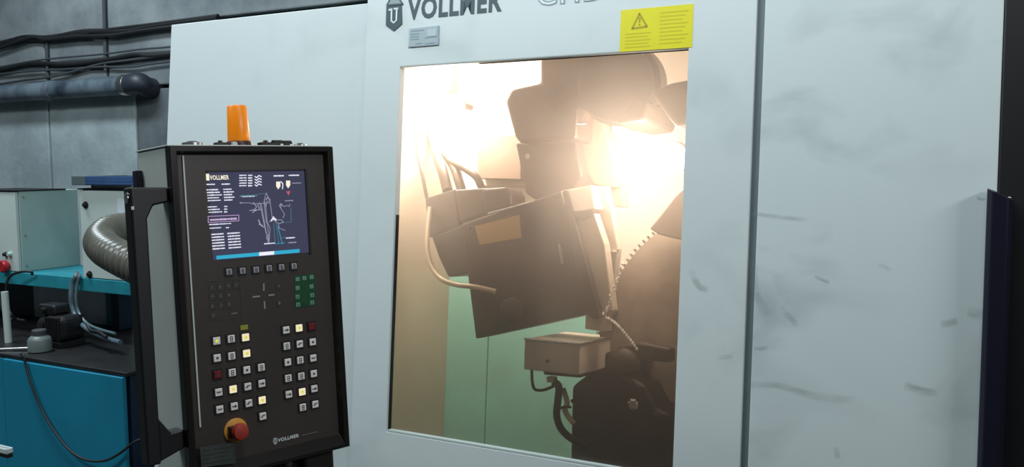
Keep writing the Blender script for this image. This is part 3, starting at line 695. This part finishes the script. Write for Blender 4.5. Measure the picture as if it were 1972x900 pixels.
# measuring arm to the right of the guard
ar = empty('feeler_arm'); ar.parent = MACH
IP('arm_head', mat('white_casting', (.9,.86,.78), .4), [(1078,368),(1140,356),(1146,402),(1120,410),(1090,410)], .18, .26, .006, ar)
IP('arm_knob', M_BROWN, [(1094,408),(1142,402),(1136,418),(1118,424),(1100,418)], .175, .25, .008, ar)
IP('arm_plate', M_ARM, [(1090,412),(1142,404),(1164,470),(1180,600),(1150,606),(1136,560),(1112,470)], .20, .25, .004, ar)
IP('arm_bar', M_ARM, [(1142,362),(1168,358),(1190,480),(1180,560),(1166,600),(1156,560),(1160,480)], .27, .31, .004, ar)
IP('arm_bar', M_TAN, [(1156,258),(1176,252),(1200,350),(1204,400),(1182,398),(1166,330)], .40, .44, .004, ar)
a_ = ML(1148, 484, .262); b_ = ML(1190, 484, .262); MB().cyl(a_, b_, .006, n=10).build('cross_pin', M_CHROME, ar)
IP('arm_tip', M_ARM, [(1128,600),(1136,596),(1150,604),(1168,602),(1166,640),(1126,634)], .19, .25, .003, ar)
IP('edge_strip', M_BROWN, [(1096,448),(1112,456),(1150,600),(1140,606),(1128,570)], .178, .20, .003, ar)

# beige box below
bxo = empty('probe_box'); bxo.parent = MACH; bxo['label'] = 'beige sheet metal box with a bright rim'
A = ML(1010,655,.10); B = ML(1117,661,.10); C_ = ML(1117,722,.10); 
zt2 = (A.z+B.z)/2; zb2 = zt2-(B.z-C_.z)
D = MAC(1190, 636, B.x, 0)
depth = .30
dx_ = ML(1190,634, .10+depth).x - B.x
mb = MB()
dz_ = .0
top = [(A.x,.10,zt2),(B.x,.10,zt2),(B.x+dx_,.10+depth,zt2+dz_),(A.x+dx_,.10+depth,zt2+dz_)]
bot = [(x,y,z-(zt2-zb2)) for x,y,z in top]
mb.add(top+bot, [(0,1,2,3),(7,6,5,4),(0,4,5,1),(1,5,6,2),(2,6,7,3),(3,7,4,0)]).build('box_shell', M_BOX, bxo, bevel=.004)
mb = MB(); r_ = .0035
for p, q in ((top[0],top[1]),(top[1],top[2])): mb.cyl(Vector(p)+Vector((0,-.001,0)), Vector(q)+Vector((0,-.001,0)), r_, n=8)
mb.build('lid_rim', M_CHROME, bxo, smooth=True)
cc = ML(1055,696,.10); MB().cyl(cc, cc+Vector((0,-.004,0)), .005, n=12).build('screw', M_DARKMETAL, bxo)
IP('bottom_lip', M_BROWN, [(1046,716),(1117,722),(1117,728),(1048,722)], .105, .35, .001, bxo)
IP('cable_gland', M_ARM, [(1052,726),(1066,727),(1066,738),(1053,737)], .12, .15, .002, bxo)
P = [ML(1024,712,.11), ML(1025,735,.11), ML(1030,750,.115), ML(1045,752,.12), ML(1062,746,.13), ML(1072,742,.15)]
MB().tube(P, .005, n=8).build('thin_cable', M_CABLE, MACH, smooth=True)
P = [ML(1066,736,.14), ML(1076,745,.14), ML(1074,775,.14), ML(1072,800,.14), ML(1080,825,.14), ML(1100,845,.16), ML(1130,858,.2)]
MB().tube(P, .012, n=12).build('hose', M_CARR, MACH, smooth=True)
P = [ML(1084,748,.16), ML(1092,775,.16), ML(1088,790,.15), ML(1096,805,.15), ML(1104,815,.16)]
MB().tube(P, .009, n=10).build('hose', M_ARM, MACH, smooth=True)
P = [ML(1076,788,.13), ML(1088,784,.13), ML(1100,785,.14)]
MB().tube(P, .004, n=8).build('thin_cable', M_CABLE, MACH, smooth=True)

# carriage below right
cr = empty('blade_carriage'); cr.parent = MACH; cr['label'] = 'black carriage holding the saw blade'
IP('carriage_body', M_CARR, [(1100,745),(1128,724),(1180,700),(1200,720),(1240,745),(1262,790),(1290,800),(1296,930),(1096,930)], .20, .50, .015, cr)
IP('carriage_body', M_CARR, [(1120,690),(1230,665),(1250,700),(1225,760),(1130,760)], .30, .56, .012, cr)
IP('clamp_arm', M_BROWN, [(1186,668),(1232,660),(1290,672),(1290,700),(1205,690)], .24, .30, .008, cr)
cc = ML(1205, 700, .25); MB().lathe(cc, (0,-1,0), [(.05,0),(.05,.03),(.035,.045),(.02,.05)], 28).build('clamp_hub', M_BROWN, cr, smooth=True)
cc = ML(1222, 778, .20); MB().lathe(cc, (0,-1,0), [(.018,0),(.018,.015),(.012,.02)], 18).build('bolt_head', M_CHROME, cr, smooth=True)
for px, py in ((1110,815),(1118,822),(1104,772)):
    cc = ML(px, py, .20); MB().cyl(cc, cc+Vector((0,-.01,0)), .006, n=10).build('bolt_head', M_DARKMETAL, cr)
IP('side_cover', M_TAN, [(1250,440),(1262,426),(1300,376),(1350,330),(1350,470),(1300,460),(1268,452)], .24, .30, .006, cr)

# hoses of the grinding unit
def hose(pts, r, m_, name='hose'):
    P = [ML(*q) for q in pts]; MB().tube(P, r, n=12).build(name, m_, MACH, smooth=True)
hose([(825,235,.62),(835,270,.55),(842,300,.45),(852,330,.38),(862,368,.34)], .020, M_BROWN)
hose([(832,240,.62),(850,285,.5),(868,310,.42),(896,325,.36),(918,342,.32),(930,368,.31)], .014, M_BROWN)
hose([(840,250,.60),(860,296,.48),(876,325,.40),(884,350,.36),(890,370,.34)], .018, M_BROWN)
hose([(803,240,.5),(804,290,.42),(812,330,.36),(822,382,.34)], .007, M_BROWN)
hose([(828,400,.29),(824,440,.25),(823,480,.22),(832,515,.20),(850,538,.18),(880,549,.175),(915,553,.175),(955,562,.19)], .009, M_ARM)
# coolant stream along the teeth
mb = MB()
for k in range(18):
    t_ = k/17; px = 1200-36*t_+random.uniform(-3,3); py = 510+95*t_+random.uniform(-3,3)
    c = ML(px, py, .19); r0 = random.uniform(.003,.0055)
    mb.lathe(c-Vector((0,0,r0*1.5)), (0,0,1), [(r0*.2,0),(r0,r0),(r0*.8,r0*2),(r0*.1,r0*3)], 8)
for k in range(16):
    t_ = k/15; px = 1168+58*t_; py = 612+60*t_**1.4
    c = ML(px, py, .17); r0 = random.uniform(.003,.005)
    mb.lathe(c-Vector((0,0,r0*1.5)), (0,0,1), [(r0*.2,0),(r0,r0),(r0*.8,r0*2),(r0*.1,r0*3)], 8)
dr = mb.build('coolant_drops', M_FLUID, MACH, smooth=True); dr['kind'] = 'stuff'

# saw blade
bc = ML(1440, 690, .37)
bl_ = empty('toothed_saw_disc', label='round toothed saw blade clamped inside the lit grinding chamber', cat='saw blade')
bl_.matrix_world = MAC.mat @ (Matrix.Translation(bc) @ Matrix.Rotation(math.radians(4), 4, 'Z'))
mb = MB(); NT = 150; R0 = (ML(1163, 602, .37)-bc).length; pts = []; da_ = 2*math.pi/NT

for k in range(NT):
    a = da_*k
    for q_, rr_ in ((0, R0), (.25, R0-.001), (.34, R0-.011), (.8, R0-.012)):
        pts.append((math.cos(a+da_*q_)*rr_, 0, math.sin(a+da_*q_)*rr_))
mb.prism(pts[::-1], (0, .004, 0)); mb.build('saw_disc', M_BLADE, bl_)
MB().lathe((0,0,0), (0,-1,0), [(.09,0),(.09,.012),(.075,.016),(.075,.02)], 32).build('clamping_flange', M_DARKMETAL, bl_, smooth=True)
for k in range(NT):
    a = da_*k
    if math.radians(118) < a < math.radians(188):
        c = Vector((math.cos(a)*R0, -.0015, math.sin(a)*R0)); tv = Vector((-math.sin(a),0,math.cos(a))); rv = Vector((math.cos(a),0,math.sin(a)))
        q = [c-rv*.008-tv*.001, c+rv*.001-tv*.001, c+rv*.001+tv*.005, c-rv*.008+tv*.004]
        MB().prism(q, (0,.007,0)).build('carbide_tip', M_CHROME, bl_)

# ------------------------------------------------------------------ control pendant
t = PO = empty('control_pendant', frame=PEN, label='black-framed control pendant with screen and keys, standing before the machine', cat='control panel')
def PL(px, py, d=0.0): return PEN(px, py, d)
c00, c10, c11 = PL(325,280), PL(640,285), PL(663,856); c01 = PL(357,893)

PX0 = (c00.x+c01.x)/2; PX1 = (c10.x+c11.x)/2; PZ1 = (c00.z+c10.z)/2; PZ0 = c11.z-.004
BD = .175
def PB(name, m_, x0, x1, y0, y1, z0, z1, bev=.003, par=None): return MB().box(x0, x1, y0, y1, z0, z1).build(name, m_, par or PO, bevel=bev)
PB('housing', M_HOUSE, PX0+.001, PX1-.001, .012, BD, PZ0+.006, PZ1, .003)
fwid = .021; ix0, ix1 = PX0+fwid, PX1-fwid; iz1 = PZ1-fwid*.9; iz0 = PZ0+.034
fz = .006
fr_ = holed(PX0, PX1, PZ0, PZ1, ix0, ix1, iz0, iz1, -.014, .012)
fr_ = MB()
o_ = [(PX0,PZ0),(PX1,PZ0),(PX1,PZ1),(PX0,PZ1)]; i_ = [(ix0,iz0),(ix1,iz0),(ix1,iz1),(ix0,iz1)]
mid = [(PX0+.014,PZ0+.010),(PX1-.014,PZ0+.010),(PX1-.014,PZ1-.012),(PX0+.014,PZ1-.012)]
v = [(x,.012,z) for x,z in o_]+[(x,-.014,z) for x,z in o_]+[(x,-.014,z) for x,z in mid]+[(x,.0,z) for x,z in i_]+[(x,.012,z) for x,z in i_]
f = []
for k in range(4):
    for i in range(4): j = (i+1)%4; f.append((k*4+i, k*4+j, (k+1)*4+j, (k+1)*4+i))
for i in range(4): j = (i+1)%4; f.append((16+i,16+j,j,i))
fr_.add(v, f).build('bezel_frame', M_BEZEL, PO, bevel=.0012)
PB('face_panel', M_FACE, ix0-.002, ix1+.002, .0, .0118, iz0-.002, iz1+.002, 0)
ln = MB(); a_ = PL(352, 305, -.002); ln.box(a_.x-.0015, a_.x+.002, -.004, 0, PL(352,830).z, PL(352,300).z); ln.build('bevel_reflection', M_HOUSE, PO)  # pale strip standing in for the reflection on the left bevel
# screen
s00, s10, s01, s11 = PL(397,332), PL(588,329), PL(413,502), PL(592,487)
SX0, SX1, SZ0, SZ1 = (s00.x+s01.x)/2, (s10.x+s11.x)/2, (s01.z+s11.z)/2, (s00.z+s10.z)/2

scr = PB('screen', M_SCR, SX0, SX1, -.001, .0, SZ0, SZ1, 0)
PB('screen_rim', M_BLACK, SX1, SX1+.006, -.004, .0, SZ0-.004, SZ1+.004, .001)
PB('screen_rim', M_BLACK, SX0-.004, SX1, -.002, .0, SZ1, SZ1+.004, .001)
sy = -.0018
def sp(px, py): p = PL(px, py, sy); return (p.x, p.z)
gm = MB(); rnd = random.Random(3)
def words(px0, py, n, wpx, mi, hpx=3.0, slope=-.04):        # a row of tiny unreadable characters
    x, z = sp(px0, py); x2, z2 = sp(px0+wpx, py+slope*wpx)
    k = x
    while k < x2:
        l = rnd.uniform(.0018, .0042); h = hpx*.00055*rnd.uniform(.75,1.2)
        gm.box(k, min(k+l, x2), sy, sy+.0005, z-h, z+h, mi); k += l+.0007
add_text(gm, 'VOLLMER', sp(404,345)[0], sp(404,347)[1], sp(441,345)[0]-sp(404,345)[0], .0105, sy-.0003, .03, 1)
gm.box(sp(397,340)[0], sp(403,340)[0], sy, sy+.0005, sp(397,348)[1], sp(397,335)[1], 1)
words(398,355.5,3,16,0,2.6); words(427,355,3,16,0,2.6)
for k in range(5): words(398+k*.6, 366+k*5.2, 4, 22+3*(k%3), 0, 2.4); words(430+k*.5, 365+k*5.2, 3, 16+4*(k%2), 0, 2.6)
for k in range(3): words(400+k, 399+k*5.2, 4, 18+4*k, 0, 2.2); words(432, 398+k*5.2, 2, 6, 0, 2.6)
words(403,433,4,42,0,2.2); words(404,440,4,22,0,2.2); words(435,439,2,6,0,2.2)
for k in range(6): words(407+k*.5, 452+k*5.6, 4, 24, 0, 2.6); words(438+k*.5, 450+k*5.6, 4, 24, 0, 2.6)
for k in range(5): words(461,338+k*5,3,14,0,2.4); words(478,338+k*5,2,8,0,2.8)
for k in range(4): x, z = sp(491, 340+k*5.4); ribbon(gm, [(x,z),(x+.004,z-.003),(x+.010,z+.002),(x+.016,z-.001)], .0022, sy, 0)
words(527,339,3,20,0,2.8); words(556,338,3,20,0,2.8); words(563,353,3,17,2,2.4); words(462,378,5,33,5,4); words(549,387,3,16,2,2.2)
words(466,379,3,24,0,2.2); words(462,391,1,4,2,2.6)
words(551,459,3,17,0,2.6); words(509,470,3,20,0,2.6); words(555,468,3,16,2,2.4)
# purple box
def px_rect(x0,y0,x1,y1,mi,wd=.0012):
    a=[sp(x0,y0),sp(x1,y0-.04*(x1-x0)),sp(x1,y1-.06*(x1-x0)),sp(x0,y1),sp(x0,y0)]; ribbon(gm,a,wd,sy,mi)
px_rect(401,417,460,429,3,.0016); words(404,424,6,52,3,4.2); words(406,424,6,50,0,1.2)
# bottom bar
def bar(x0,x1,mi):
    y_=lambda x: 497-(x-417)*.083
    gm.prism([(sp(x0,y_(x0)+3)[0],sy,sp(x0,y_(x0)+3)[1]),(sp(x1,y_(x1)+3)[0],sy,sp(x1,y_(x1)+3)[1]),(sp(x1,y_(x1)-4)[0],sy,sp(x1,y_(x1)-4)[1]),(sp(x0,y_(x0)-4)[0],sy,sp(x0,y_(x0)-4)[1])],(0,.0005,0),mi)
bar(417,499,4); bar(499,528,0); bar(528,577,4)
# diagram lines
W=.0013
for pts, mi, wd in (([(513,372),(509,385),(512,400),(518,465),(514,455),(506,410),(503,393)],2,W),([(513,372),(520,388),(524,418),(527,420)],2,W),([(512,400),(514,388),(520,388)],2,W),
    ([(485,393),(521,391)],2,W),([(488,405),(506,404)],2,W),([(488,390),(494,398),(490,407),(497,404)],2,.002),([(481,406),(490,404),(487,410)],2,.002),([(496,392),(500,404)],2,.0018),([(463,391),(480,391),(488,393)],2,W),
    ([(512,385),(516,380),(520,386)],2,.0025),([(517,452),(513,458),(518,470),(520,440),(516,430)],2,W),([(500,390),(507,425),(513,452)],2,W),([(508,388),(513,430)],2,W),
    ([(545,420),(548,413),(541,402),(540,394),(547,398),(553,396),(557,398),(558,393)],2,W),([(541,402),(538,396),(541,392),(546,398)],2,W),([(530,424),(542,424),(546,428),(538,431),(531,428),(530,424)],2,.0016),
    ([(526,420),(531,424)],0,.005),([(527,418),(522,426)],0,.003),([(518,427),(530,424)],2,W),([(498,424),(501,432),(506,436)],2,.003),([(499,432),(508,438)],2,.002),([(536,432),(538,440),(549,444)],2,W),
    ([(527,430),(530,470)],5,.001),([(532,431),(537,470)],5,.001),([(535,436),(541,460),(544,470)],4,.0012),([(530,470),(548,468)],4,.0012),([(560,400),(561,428),(547,429)],5,.001),([(495,374),(512,373)],5,.001),([(541,459),(552,457)],5,.001)):
    ribbon(gm, [sp(*p) for p in pts], wd, sy-.0003, mi)
for cx_, cy_ in ((536,356),(555,354)):
    p=[sp(cx_-4,cy_-6),sp(cx_+4,cy_-6),sp(cx_+4,cy_+3),sp(cx_,cy_+9),sp(cx_-4,cy_+3)]; gm.prism([(a,sy,b) for a,b in p[::-1]],(0,.0005,0),1)
ribbon(gm,[sp(541,350),sp(545,354),sp(544,364)],.0022,sy,0)
p=[sp(551,369),sp(559,368),sp(556,377)]; gm.prism([(a,sy,b) for a,b in p[::-1]],(0,.0005,0),6)
gm.build('screen_graphics', [M_SCRW, M_SCRY, M_SCRL, M_SCRP, M_SCRC, M_SCRT, M_SCRR], scr)

# keys
def key(px, py, cap_m, size=.0168, name='key', well=True, symbol=None, sz=None, hgt=None):
    c = PL(px, py, -.003); h = size/2; hz = (hgt or size)/2
    if well:
        k = MB().box(c.x-h-.0035, c.x+h+.0035, -.0018, 0, c.z-hz-.0035, c.z+hz+.0035).build(name, M_BLACK, PO)
        cp = MB().box(c.x-h, c.x+h, -.005, -.0018, c.z-hz, c.z+hz).build('key_cap', cap_m, k, bevel=.0012)
    else:
        k = MB().box(c.x-h, c.x+h, -.0015, 0, c.z-hz, c.z+hz).build(name, cap_m, PO)
    y = -.0054 if well else -.0019
    if symbol is not None:
        mb = MB(); s = size*.3; kind = symbol; sm = M_SYM
        if kind == 0: ribbon(mb, [(c.x-s,c.z),(c.x+s,c.z)], .0022, y); ribbon(mb, [(c.x+s*.2,c.z+s*.5),(c.x+s,c.z),(c.x+s*.2,c.z-s*.5)], .0016, y)
        elif kind == 1: ribbon(mb, [(c.x-s*.5,c.z-s),(c.x-s*.5,c.z+s),(c.x+s*.5,c.z+s),(c.x+s*.5,c.z-s),(c.x-s*.5,c.z-s)], .0015, y); ribbon(mb, [(c.x-s*.5,c.z),(c.x+s*.5,c.z)], .0015, y)
        elif kind == 2: ribbon(mb, [(c.x-s,c.z-s*.2),(c.x-s*.3,c.z-s*.2),(c.x-s*.3,c.z+s*.4),(c.x+s,c.z+s*.4)], .002, y)
        elif kind == 3: mb.box(c.x-s*.5, c.x+s*.5, y, y+.0004, c.z-s*.5, c.z+s*.5)
        elif kind == 4: ribbon(mb, [(c.x-s,c.z+s*.3),(c.x-s*.4,c.z-s*.2),(c.x,c.z+s*.3),(c.x+s*.4,c.z-s*.2),(c.x+s,c.z+s*.3)], .0018, y)
        elif kind == 5: sm = M_KEYY; mb.box(c.x-s*.6, c.x+s*.6, y, y+.0004, c.z-s*.6, c.z+s*.6)
        if mb.v: mb.build('key_symbol', sm, k)
    return k
W_, L_, R_ = M_KEY, M_KEYL, M_KEYR
keys = [(417,657,W_,5),(445,653,W_,1),(473,650,L_,5),(418,690,W_,3),(446,686,W_,1),(475,681,L_,5),(419,722,R_,3),(447,718,W_,1),(475,713,W_,3),(503,708,W_,1),
 (421,756,W_,4),(449,750,L_,5),(477,745,W_,2),(504,739,W_,0),(423,789,W_,4),(451,783,W_,0),(479,777,W_,2),(505,771,L_,5),(506,802,W_,2),
 (551,636,W_,0),(576,632,L_,5),(600,629,R_,None),(552,667,W_,1),(577,663,W_,2),(602,659,W_,3),(554,698,W_,3),(578,694,W_,1),(603,690,W_,4),
 (555,729,W_,1),(580,725,W_,1),(604,720,W_,3),(556,760,W_,0),(582,755,L_,5),(605,749,W_,0),(583,785,W_,1),(607,779,W_,2)]
for px, py, m_, s_ in keys:
    k = key(px, py, m_, symbol=s_)
    if m_ is L_: k['label'] = 'lit key'
    if m_ is R_: k['label'] = 'dark red key'
key(471, 631, M_KEYOL, .018, 'key_tag', False, None, hgt=.011)['label'] = 'olive yellow tag'
for px, py in ((441,524),(467,522),(493,520),(518,517),(542,515),(566,513)): key(px, py, M_KEYG, .0135, 'soft_key', True, 1)
# membrane pad
def pad_key(px, py, ch, m_, s=.0145, frame_m=None, hz=None):
    c = PL(px, py, -.001); h = s/2
    k = MB(); q = [(c.x-h,c.z-h),(c.x+h,c.z-h),(c.x+h,c.z+h),(c.x-h,c.z+h),(c.x-h,c.z-h)]
    k.box(c.x-h, c.x+h, -.0008, 0, c.z-h, c.z+h); ko = k.build('membrane_key', M_FACE, PO)
    mb = MB(); ribbon(mb, q, .0006, -.0012, 1)
    if ch: add_text(mb, ch, c.x-.0022, c.z-.0035, .0044 if ch != '1' else .0025, .007, -.0014, .02)
    mb.build('key_print', [m_, frame_m or M_GREYD], ko)
for px, py, ch in ((408,554,'7'),(424,553,'8'),(440,551,'9'),(455,549,'/'),(409,571,'4'),(425,570,'5'),(441,568,'6'),(410,590,'1'),(426,588,'2'),(441,586,'3'),(411,608,'0')):
    pad_key(px, py, ch, M_GREYM)
mb = MB(); rpx(mb, PL, [(446,605),(456,603)], .003, -.001); rpx(mb, PL, [(393,543),(465,538)], .0006, -.001, 1); rpx(mb, PL, [(395,618),(466,612)], .0006, -.001, 1); rpx(mb, PL, [(462,540),(466,612)], .0006, -.001, 1)
mb.build('pad_print', [M_GREYM, M_GREYD], PO)
for pts in ([(508,547),(508,560)], [(487,572.5),(500,571)], [(518,569),(528,568)], [(509,581),(510,594)]):
    mb = MB(); rpx(mb, PL, pts, .0035, -.0012); mb.build('arrow_key', mat('arrow_mark', (.28,.27,.27), .5), PO)
for px, py in ((537,551),(538,584)): pad_key(px, py, '+' if py < 560 else '-', M_GREYM, .013, M_GREYD)
mb = MB(); slab(mb, PL, [(566,532),(606,527),(609,588),(569,594)], -.0008, 0); gf = mb.build('green_field', M_GREEN, PO)
for px, py in ((573,538),(586,536),(600,534),(573,555),(600,552),(573,572),(601,569),(574,587),(587,586),(601,583)):
    c = PL(px, py, -.0012); h = .0052; mb = MB(); mb.box(c.x-h, c.x+h, -.0016, -.0009, c.z-h*.9, c.z+h*.9)
    ribbon(mb, [(c.x-h*.5, c.z-h*.3), (c.x+h*.2, c.z-h*.3), (c.x+h*.2, c.z+h*.4)], .0016, -.002, 1)
    mb.build('green_key', [M_GREENK if px != 587 else M_GREEN, M_GREYM if py < 560 else M_GREEN], gf)
# emergency stop
c = PL(453, 829); 
es = MB().lathe((c.x,0,c.z), (0,-1,0), [(.0275,0),(.0275,.003),(.026,.004)], 40).build('emergency_stop', M_YEL, PO, smooth=True)
es['label'] = 'red mushroom stop button on a yellow disc'
MB().lathe((c.x,-.004,c.z), (0,-1,0), [(.012,0),(.012,.012),(.0185,.014),(.0195,.022),(.0165,.028),(.008,.030)], 36).build('mushroom_head', M_ESTOP, es, smooth=True)
MB().box(c.x-.0195, c.x-.006, -.016, -.004, c.z-.013, c.z+.013).build('knob_shade', M_BLACK, es, bevel=.002)  # black block standing in for the shaded gap beside the knob
# small lettering on the pendant
mb = MB(); a_ = PL(535,851,-.001); b_ = PL(576,842,-.001)
add_text(mb, 'VOLLMER', a_.x, a_.z-.0015, b_.x-a_.x, .0085, -.0012, .04)
cc = PL(530, 850, -.001); ribbon(mb, [(cc.x-.003,cc.z+.006),(cc.x-.0045,cc.z),(cc.x-.003,cc.z-.005),(cc.x,cc.z-.0075),(cc.x+.003,cc.z-.005),(cc.x+.0045,cc.z),(cc.x+.003,cc.z+.006),(cc.x-.003,cc.z+.006)], .0018, -.0012); ribbon(mb, [(cc.x,cc.z+.004),(cc.x,cc.z-.005)], .0016, -.0012)
mb.build('pendant_lettering', M_WHITE, PO)
mb = MB(); a_ = PL(582,840,-.001)
rpx(mb, PL, [(582,839),(612,832)], .0016, -.001); mb.build('faint_print', M_GREYM, PO)
# film label, hangs over the lower frame edge
mb = MB(); mb.prism(quadpx(PL, [(385,862),(452,853),(454,893),(388,901)], -.0155), (0,.0012,0)); tg = mb.build('film_label', M_TAG, PO)
mb = MB()
for k in range(4): rpx(mb, PL, [(390,869+k*8),(405+6*(k%2),867+k*8)], .0018, -.0162); rpx(mb, PL, [(412,865.5+k*8),(445-5*(k%3),861+k*8)], .0018, -.0162)
mb.build('label_print', M_FACE, tg)
# handle on the left side: bar with two arms
hx_ = PX0-.055
mb = MB(); 
def side(px, py): p = PEN(px, py, PX0-.03, 0); return p
zA = PL(300, 372).z; 
h1 = PEN(318, 372, PX0, 0); h2 = PEN(338, 838, PX0, 0)
yc = h1.y
g0 = PEN(262, 372, yc, 1); g1 = PEN(284, 860, yc, 1); gb = PEN(248,372,yc,1)

gxa = PEN(247, 420, yc, 1).x; gxb = PEN(279, 500, yc, 1).x
zt3 = PEN(262, 363, yc, 1).z; zl = PEN(320, 838, yc, 1).z
th = .020
mb.prism([(gxa,yc-th,zl-.055),(gxb,yc-th,zl-.055),(gxb+.004,yc-th,zt3-.065),(gxb+.018,yc-th,zt3-.038),(PX0-.0005,yc-th,zt3-.032),(PX0-.0005,yc-th,zt3),(gxa,yc-th,zt3+.002)], (0,2*th,0))
gh = mb.build('handle', M_BLACK, PO, bevel=.004); gh['label'] = 'black bracket handle'
mb = MB(); mb.prism([(gxb-.002,yc-th,zl-.05),(PX0-.0005,yc-th,zl-.032),(PX0-.0005,yc-th,zl+.008),(PX0-.028,yc-th,zl+.006),(gxb-.002,yc-th,zl+.045)], (0,2*th,0)); mb.build('lower_mount', M_BLACK, gh, bevel=.003)
MB().cyl((gxa-.002, yc, zt3-.02), (gxa+.002, yc, zt3-.02), .012, n=20).build('screw_cap', M_CHROME, gh)
MB().box(gxa, gxa+.006, yc-th-.001, yc-th, zt3-.045, zt3-.038).build('bright_chip', M_STEEL, gh)
PB('top_lid', M_HOUSE, PX0-.002, PX1+.0, -.006, BD+.004, PZ1, PZ1+.003, .001)

hk0, hk1 = PEN(263, 362, BD, 1), PEN(273, 330, BD, 1)
PB('hook_plate', M_NAVY, PX0-.0135, PX0-.0005, BD-.028, BD-.002, PEN(266,362,BD,1).z, PEN(266,330,BD,1).z, .001)
# beacon
bcn = PEN(460, 272, PZ1, 2) ; by = .07; bb = MAC and PEN(460, 270, by, 1)
bxx = bb.x; zt4 = PZ1+.003
bh = PEN(458, 204, by, 1).z

bs = MB().lathe((bxx,by,zt4), (0,0,1), [(.031,0),(.031,.006),(.028,.014)], 32).build('beacon_base', mat('dark_red_black', (.03,.006,.004), .4), PO, smooth=True)
ob = MB().lathe((bxx,by,zt4+.014), (0,0,1), [(.0245,0),(.0255,.003),(.0225,bh-zt4-.018),(.020,bh-zt4-.014)], 36).build('beacon_lens', M_ORANGE, PO, smooth=True); ob['label'] = 'orange beacon lens'
MB().cyl((bxx-.024,by-.02,zt4+.006),(bxx-.024,by-.03,zt4+.006), .006, n=14).build('base_screw', M_STEEL, bs)
# support column of the pendant (leans nowhere: upright on the floor)
pc = PEN.mat @ Vector(((PX0+PX1)/2+.08, BD*.6, PZ0))
def wpt(x, y, z): return PEN.inv @ Vector((x, y, z))
mb = MB(); mb.cyl(wpt(pc.x, pc.y, .0), wpt(pc.x, pc.y, pc.z+.02), .05, n=28); mb.build('support_column', M_BLACK, PO, smooth=True)
mb = MB(); mb.lathe(wpt(pc.x,pc.y,0), (wpt(pc.x,pc.y,1)-wpt(pc.x,pc.y,0)), [(.22,0),(.22,.015),(.06,.03)], 32); mb.build('foot_plate', M_DARKMETAL, PO, smooth=True)
PB('tilt_bracket', M_DARKMETAL, PX1-.10, PX1-.02, .03, BD-.02, PZ0-.20, PZ0+.006, .006)
PB('bracket_plate', M_STEEL, PX1-.16, PX1-.105, .02, .04, PZ0-.075, PZ0-.04, .003)

# loose pieces lying on the pendant's top
def loose(px, kind, label, y=.05, r=.02, h=.008):
    p = PEN(px, 276, y, 1); q = PEN.mat @ Vector((p.x, y, zt4))
    o = empty('metal_piece' if kind != 'ring' else 'steel_ring', loc=q, label=label, cat='metal part', group='small metal pieces on the pendant top')
    o.rotation_euler = (PEN.mat.to_3x3()).to_euler()
    if kind == 'ring':
        MB().lathe((0,0,0), (0,0,1), [(r,0),(r,h),(r*.85,h*1.15),(r*.55,h*1.15),(r*.5,h)], 28).build('ring_body', M_STEEL, o, smooth=True); MB().lathe((0,0,h), (0,0,1), [(r*.5,0),(r*.5,h*.4)], 20).build('bore', M_BLACK, o)
    elif kind == 'stub':
        MB().cyl((-r,0,h), (r,0,h), h, n=18).build('stub_body', M_DARKMETAL, o, smooth=True); MB().cyl((r*.5,0,h), (r*1.15,0,h), h*1.05, n=18).build('bright_end', M_CHROME, o, smooth=True)
    else:
        MB().box(-r, r, -r*.6, r*.6, 0, h).build('block_body', M_DARKMETAL, o, bevel=.001); MB().cyl((0,0,h), (0,0,h*1.5), r*.4, n=16).build('block_stud', M_CHROME, o, smooth=True)
loose(370, 'ring', 'flat steel ring at the left end of the pendant top', .04, .022, .008)
loose(425, 'block', 'dark flat block just left of the orange beacon', .04, .014, .009)
loose(512, 'block', 'dark flat block just right of the orange beacon', .04, .017, .010)
loose(533, 'stub', 'dark round stub with a bright end, right of the beacon', .04, .011, .008)
loose(552, 'stub', 'short bright-ended stub second from the right on the pendant', .05, .009, .008)
loose(578, 'ring', 'small steel ring at the right end of the pendant top', .05, .015, .007)
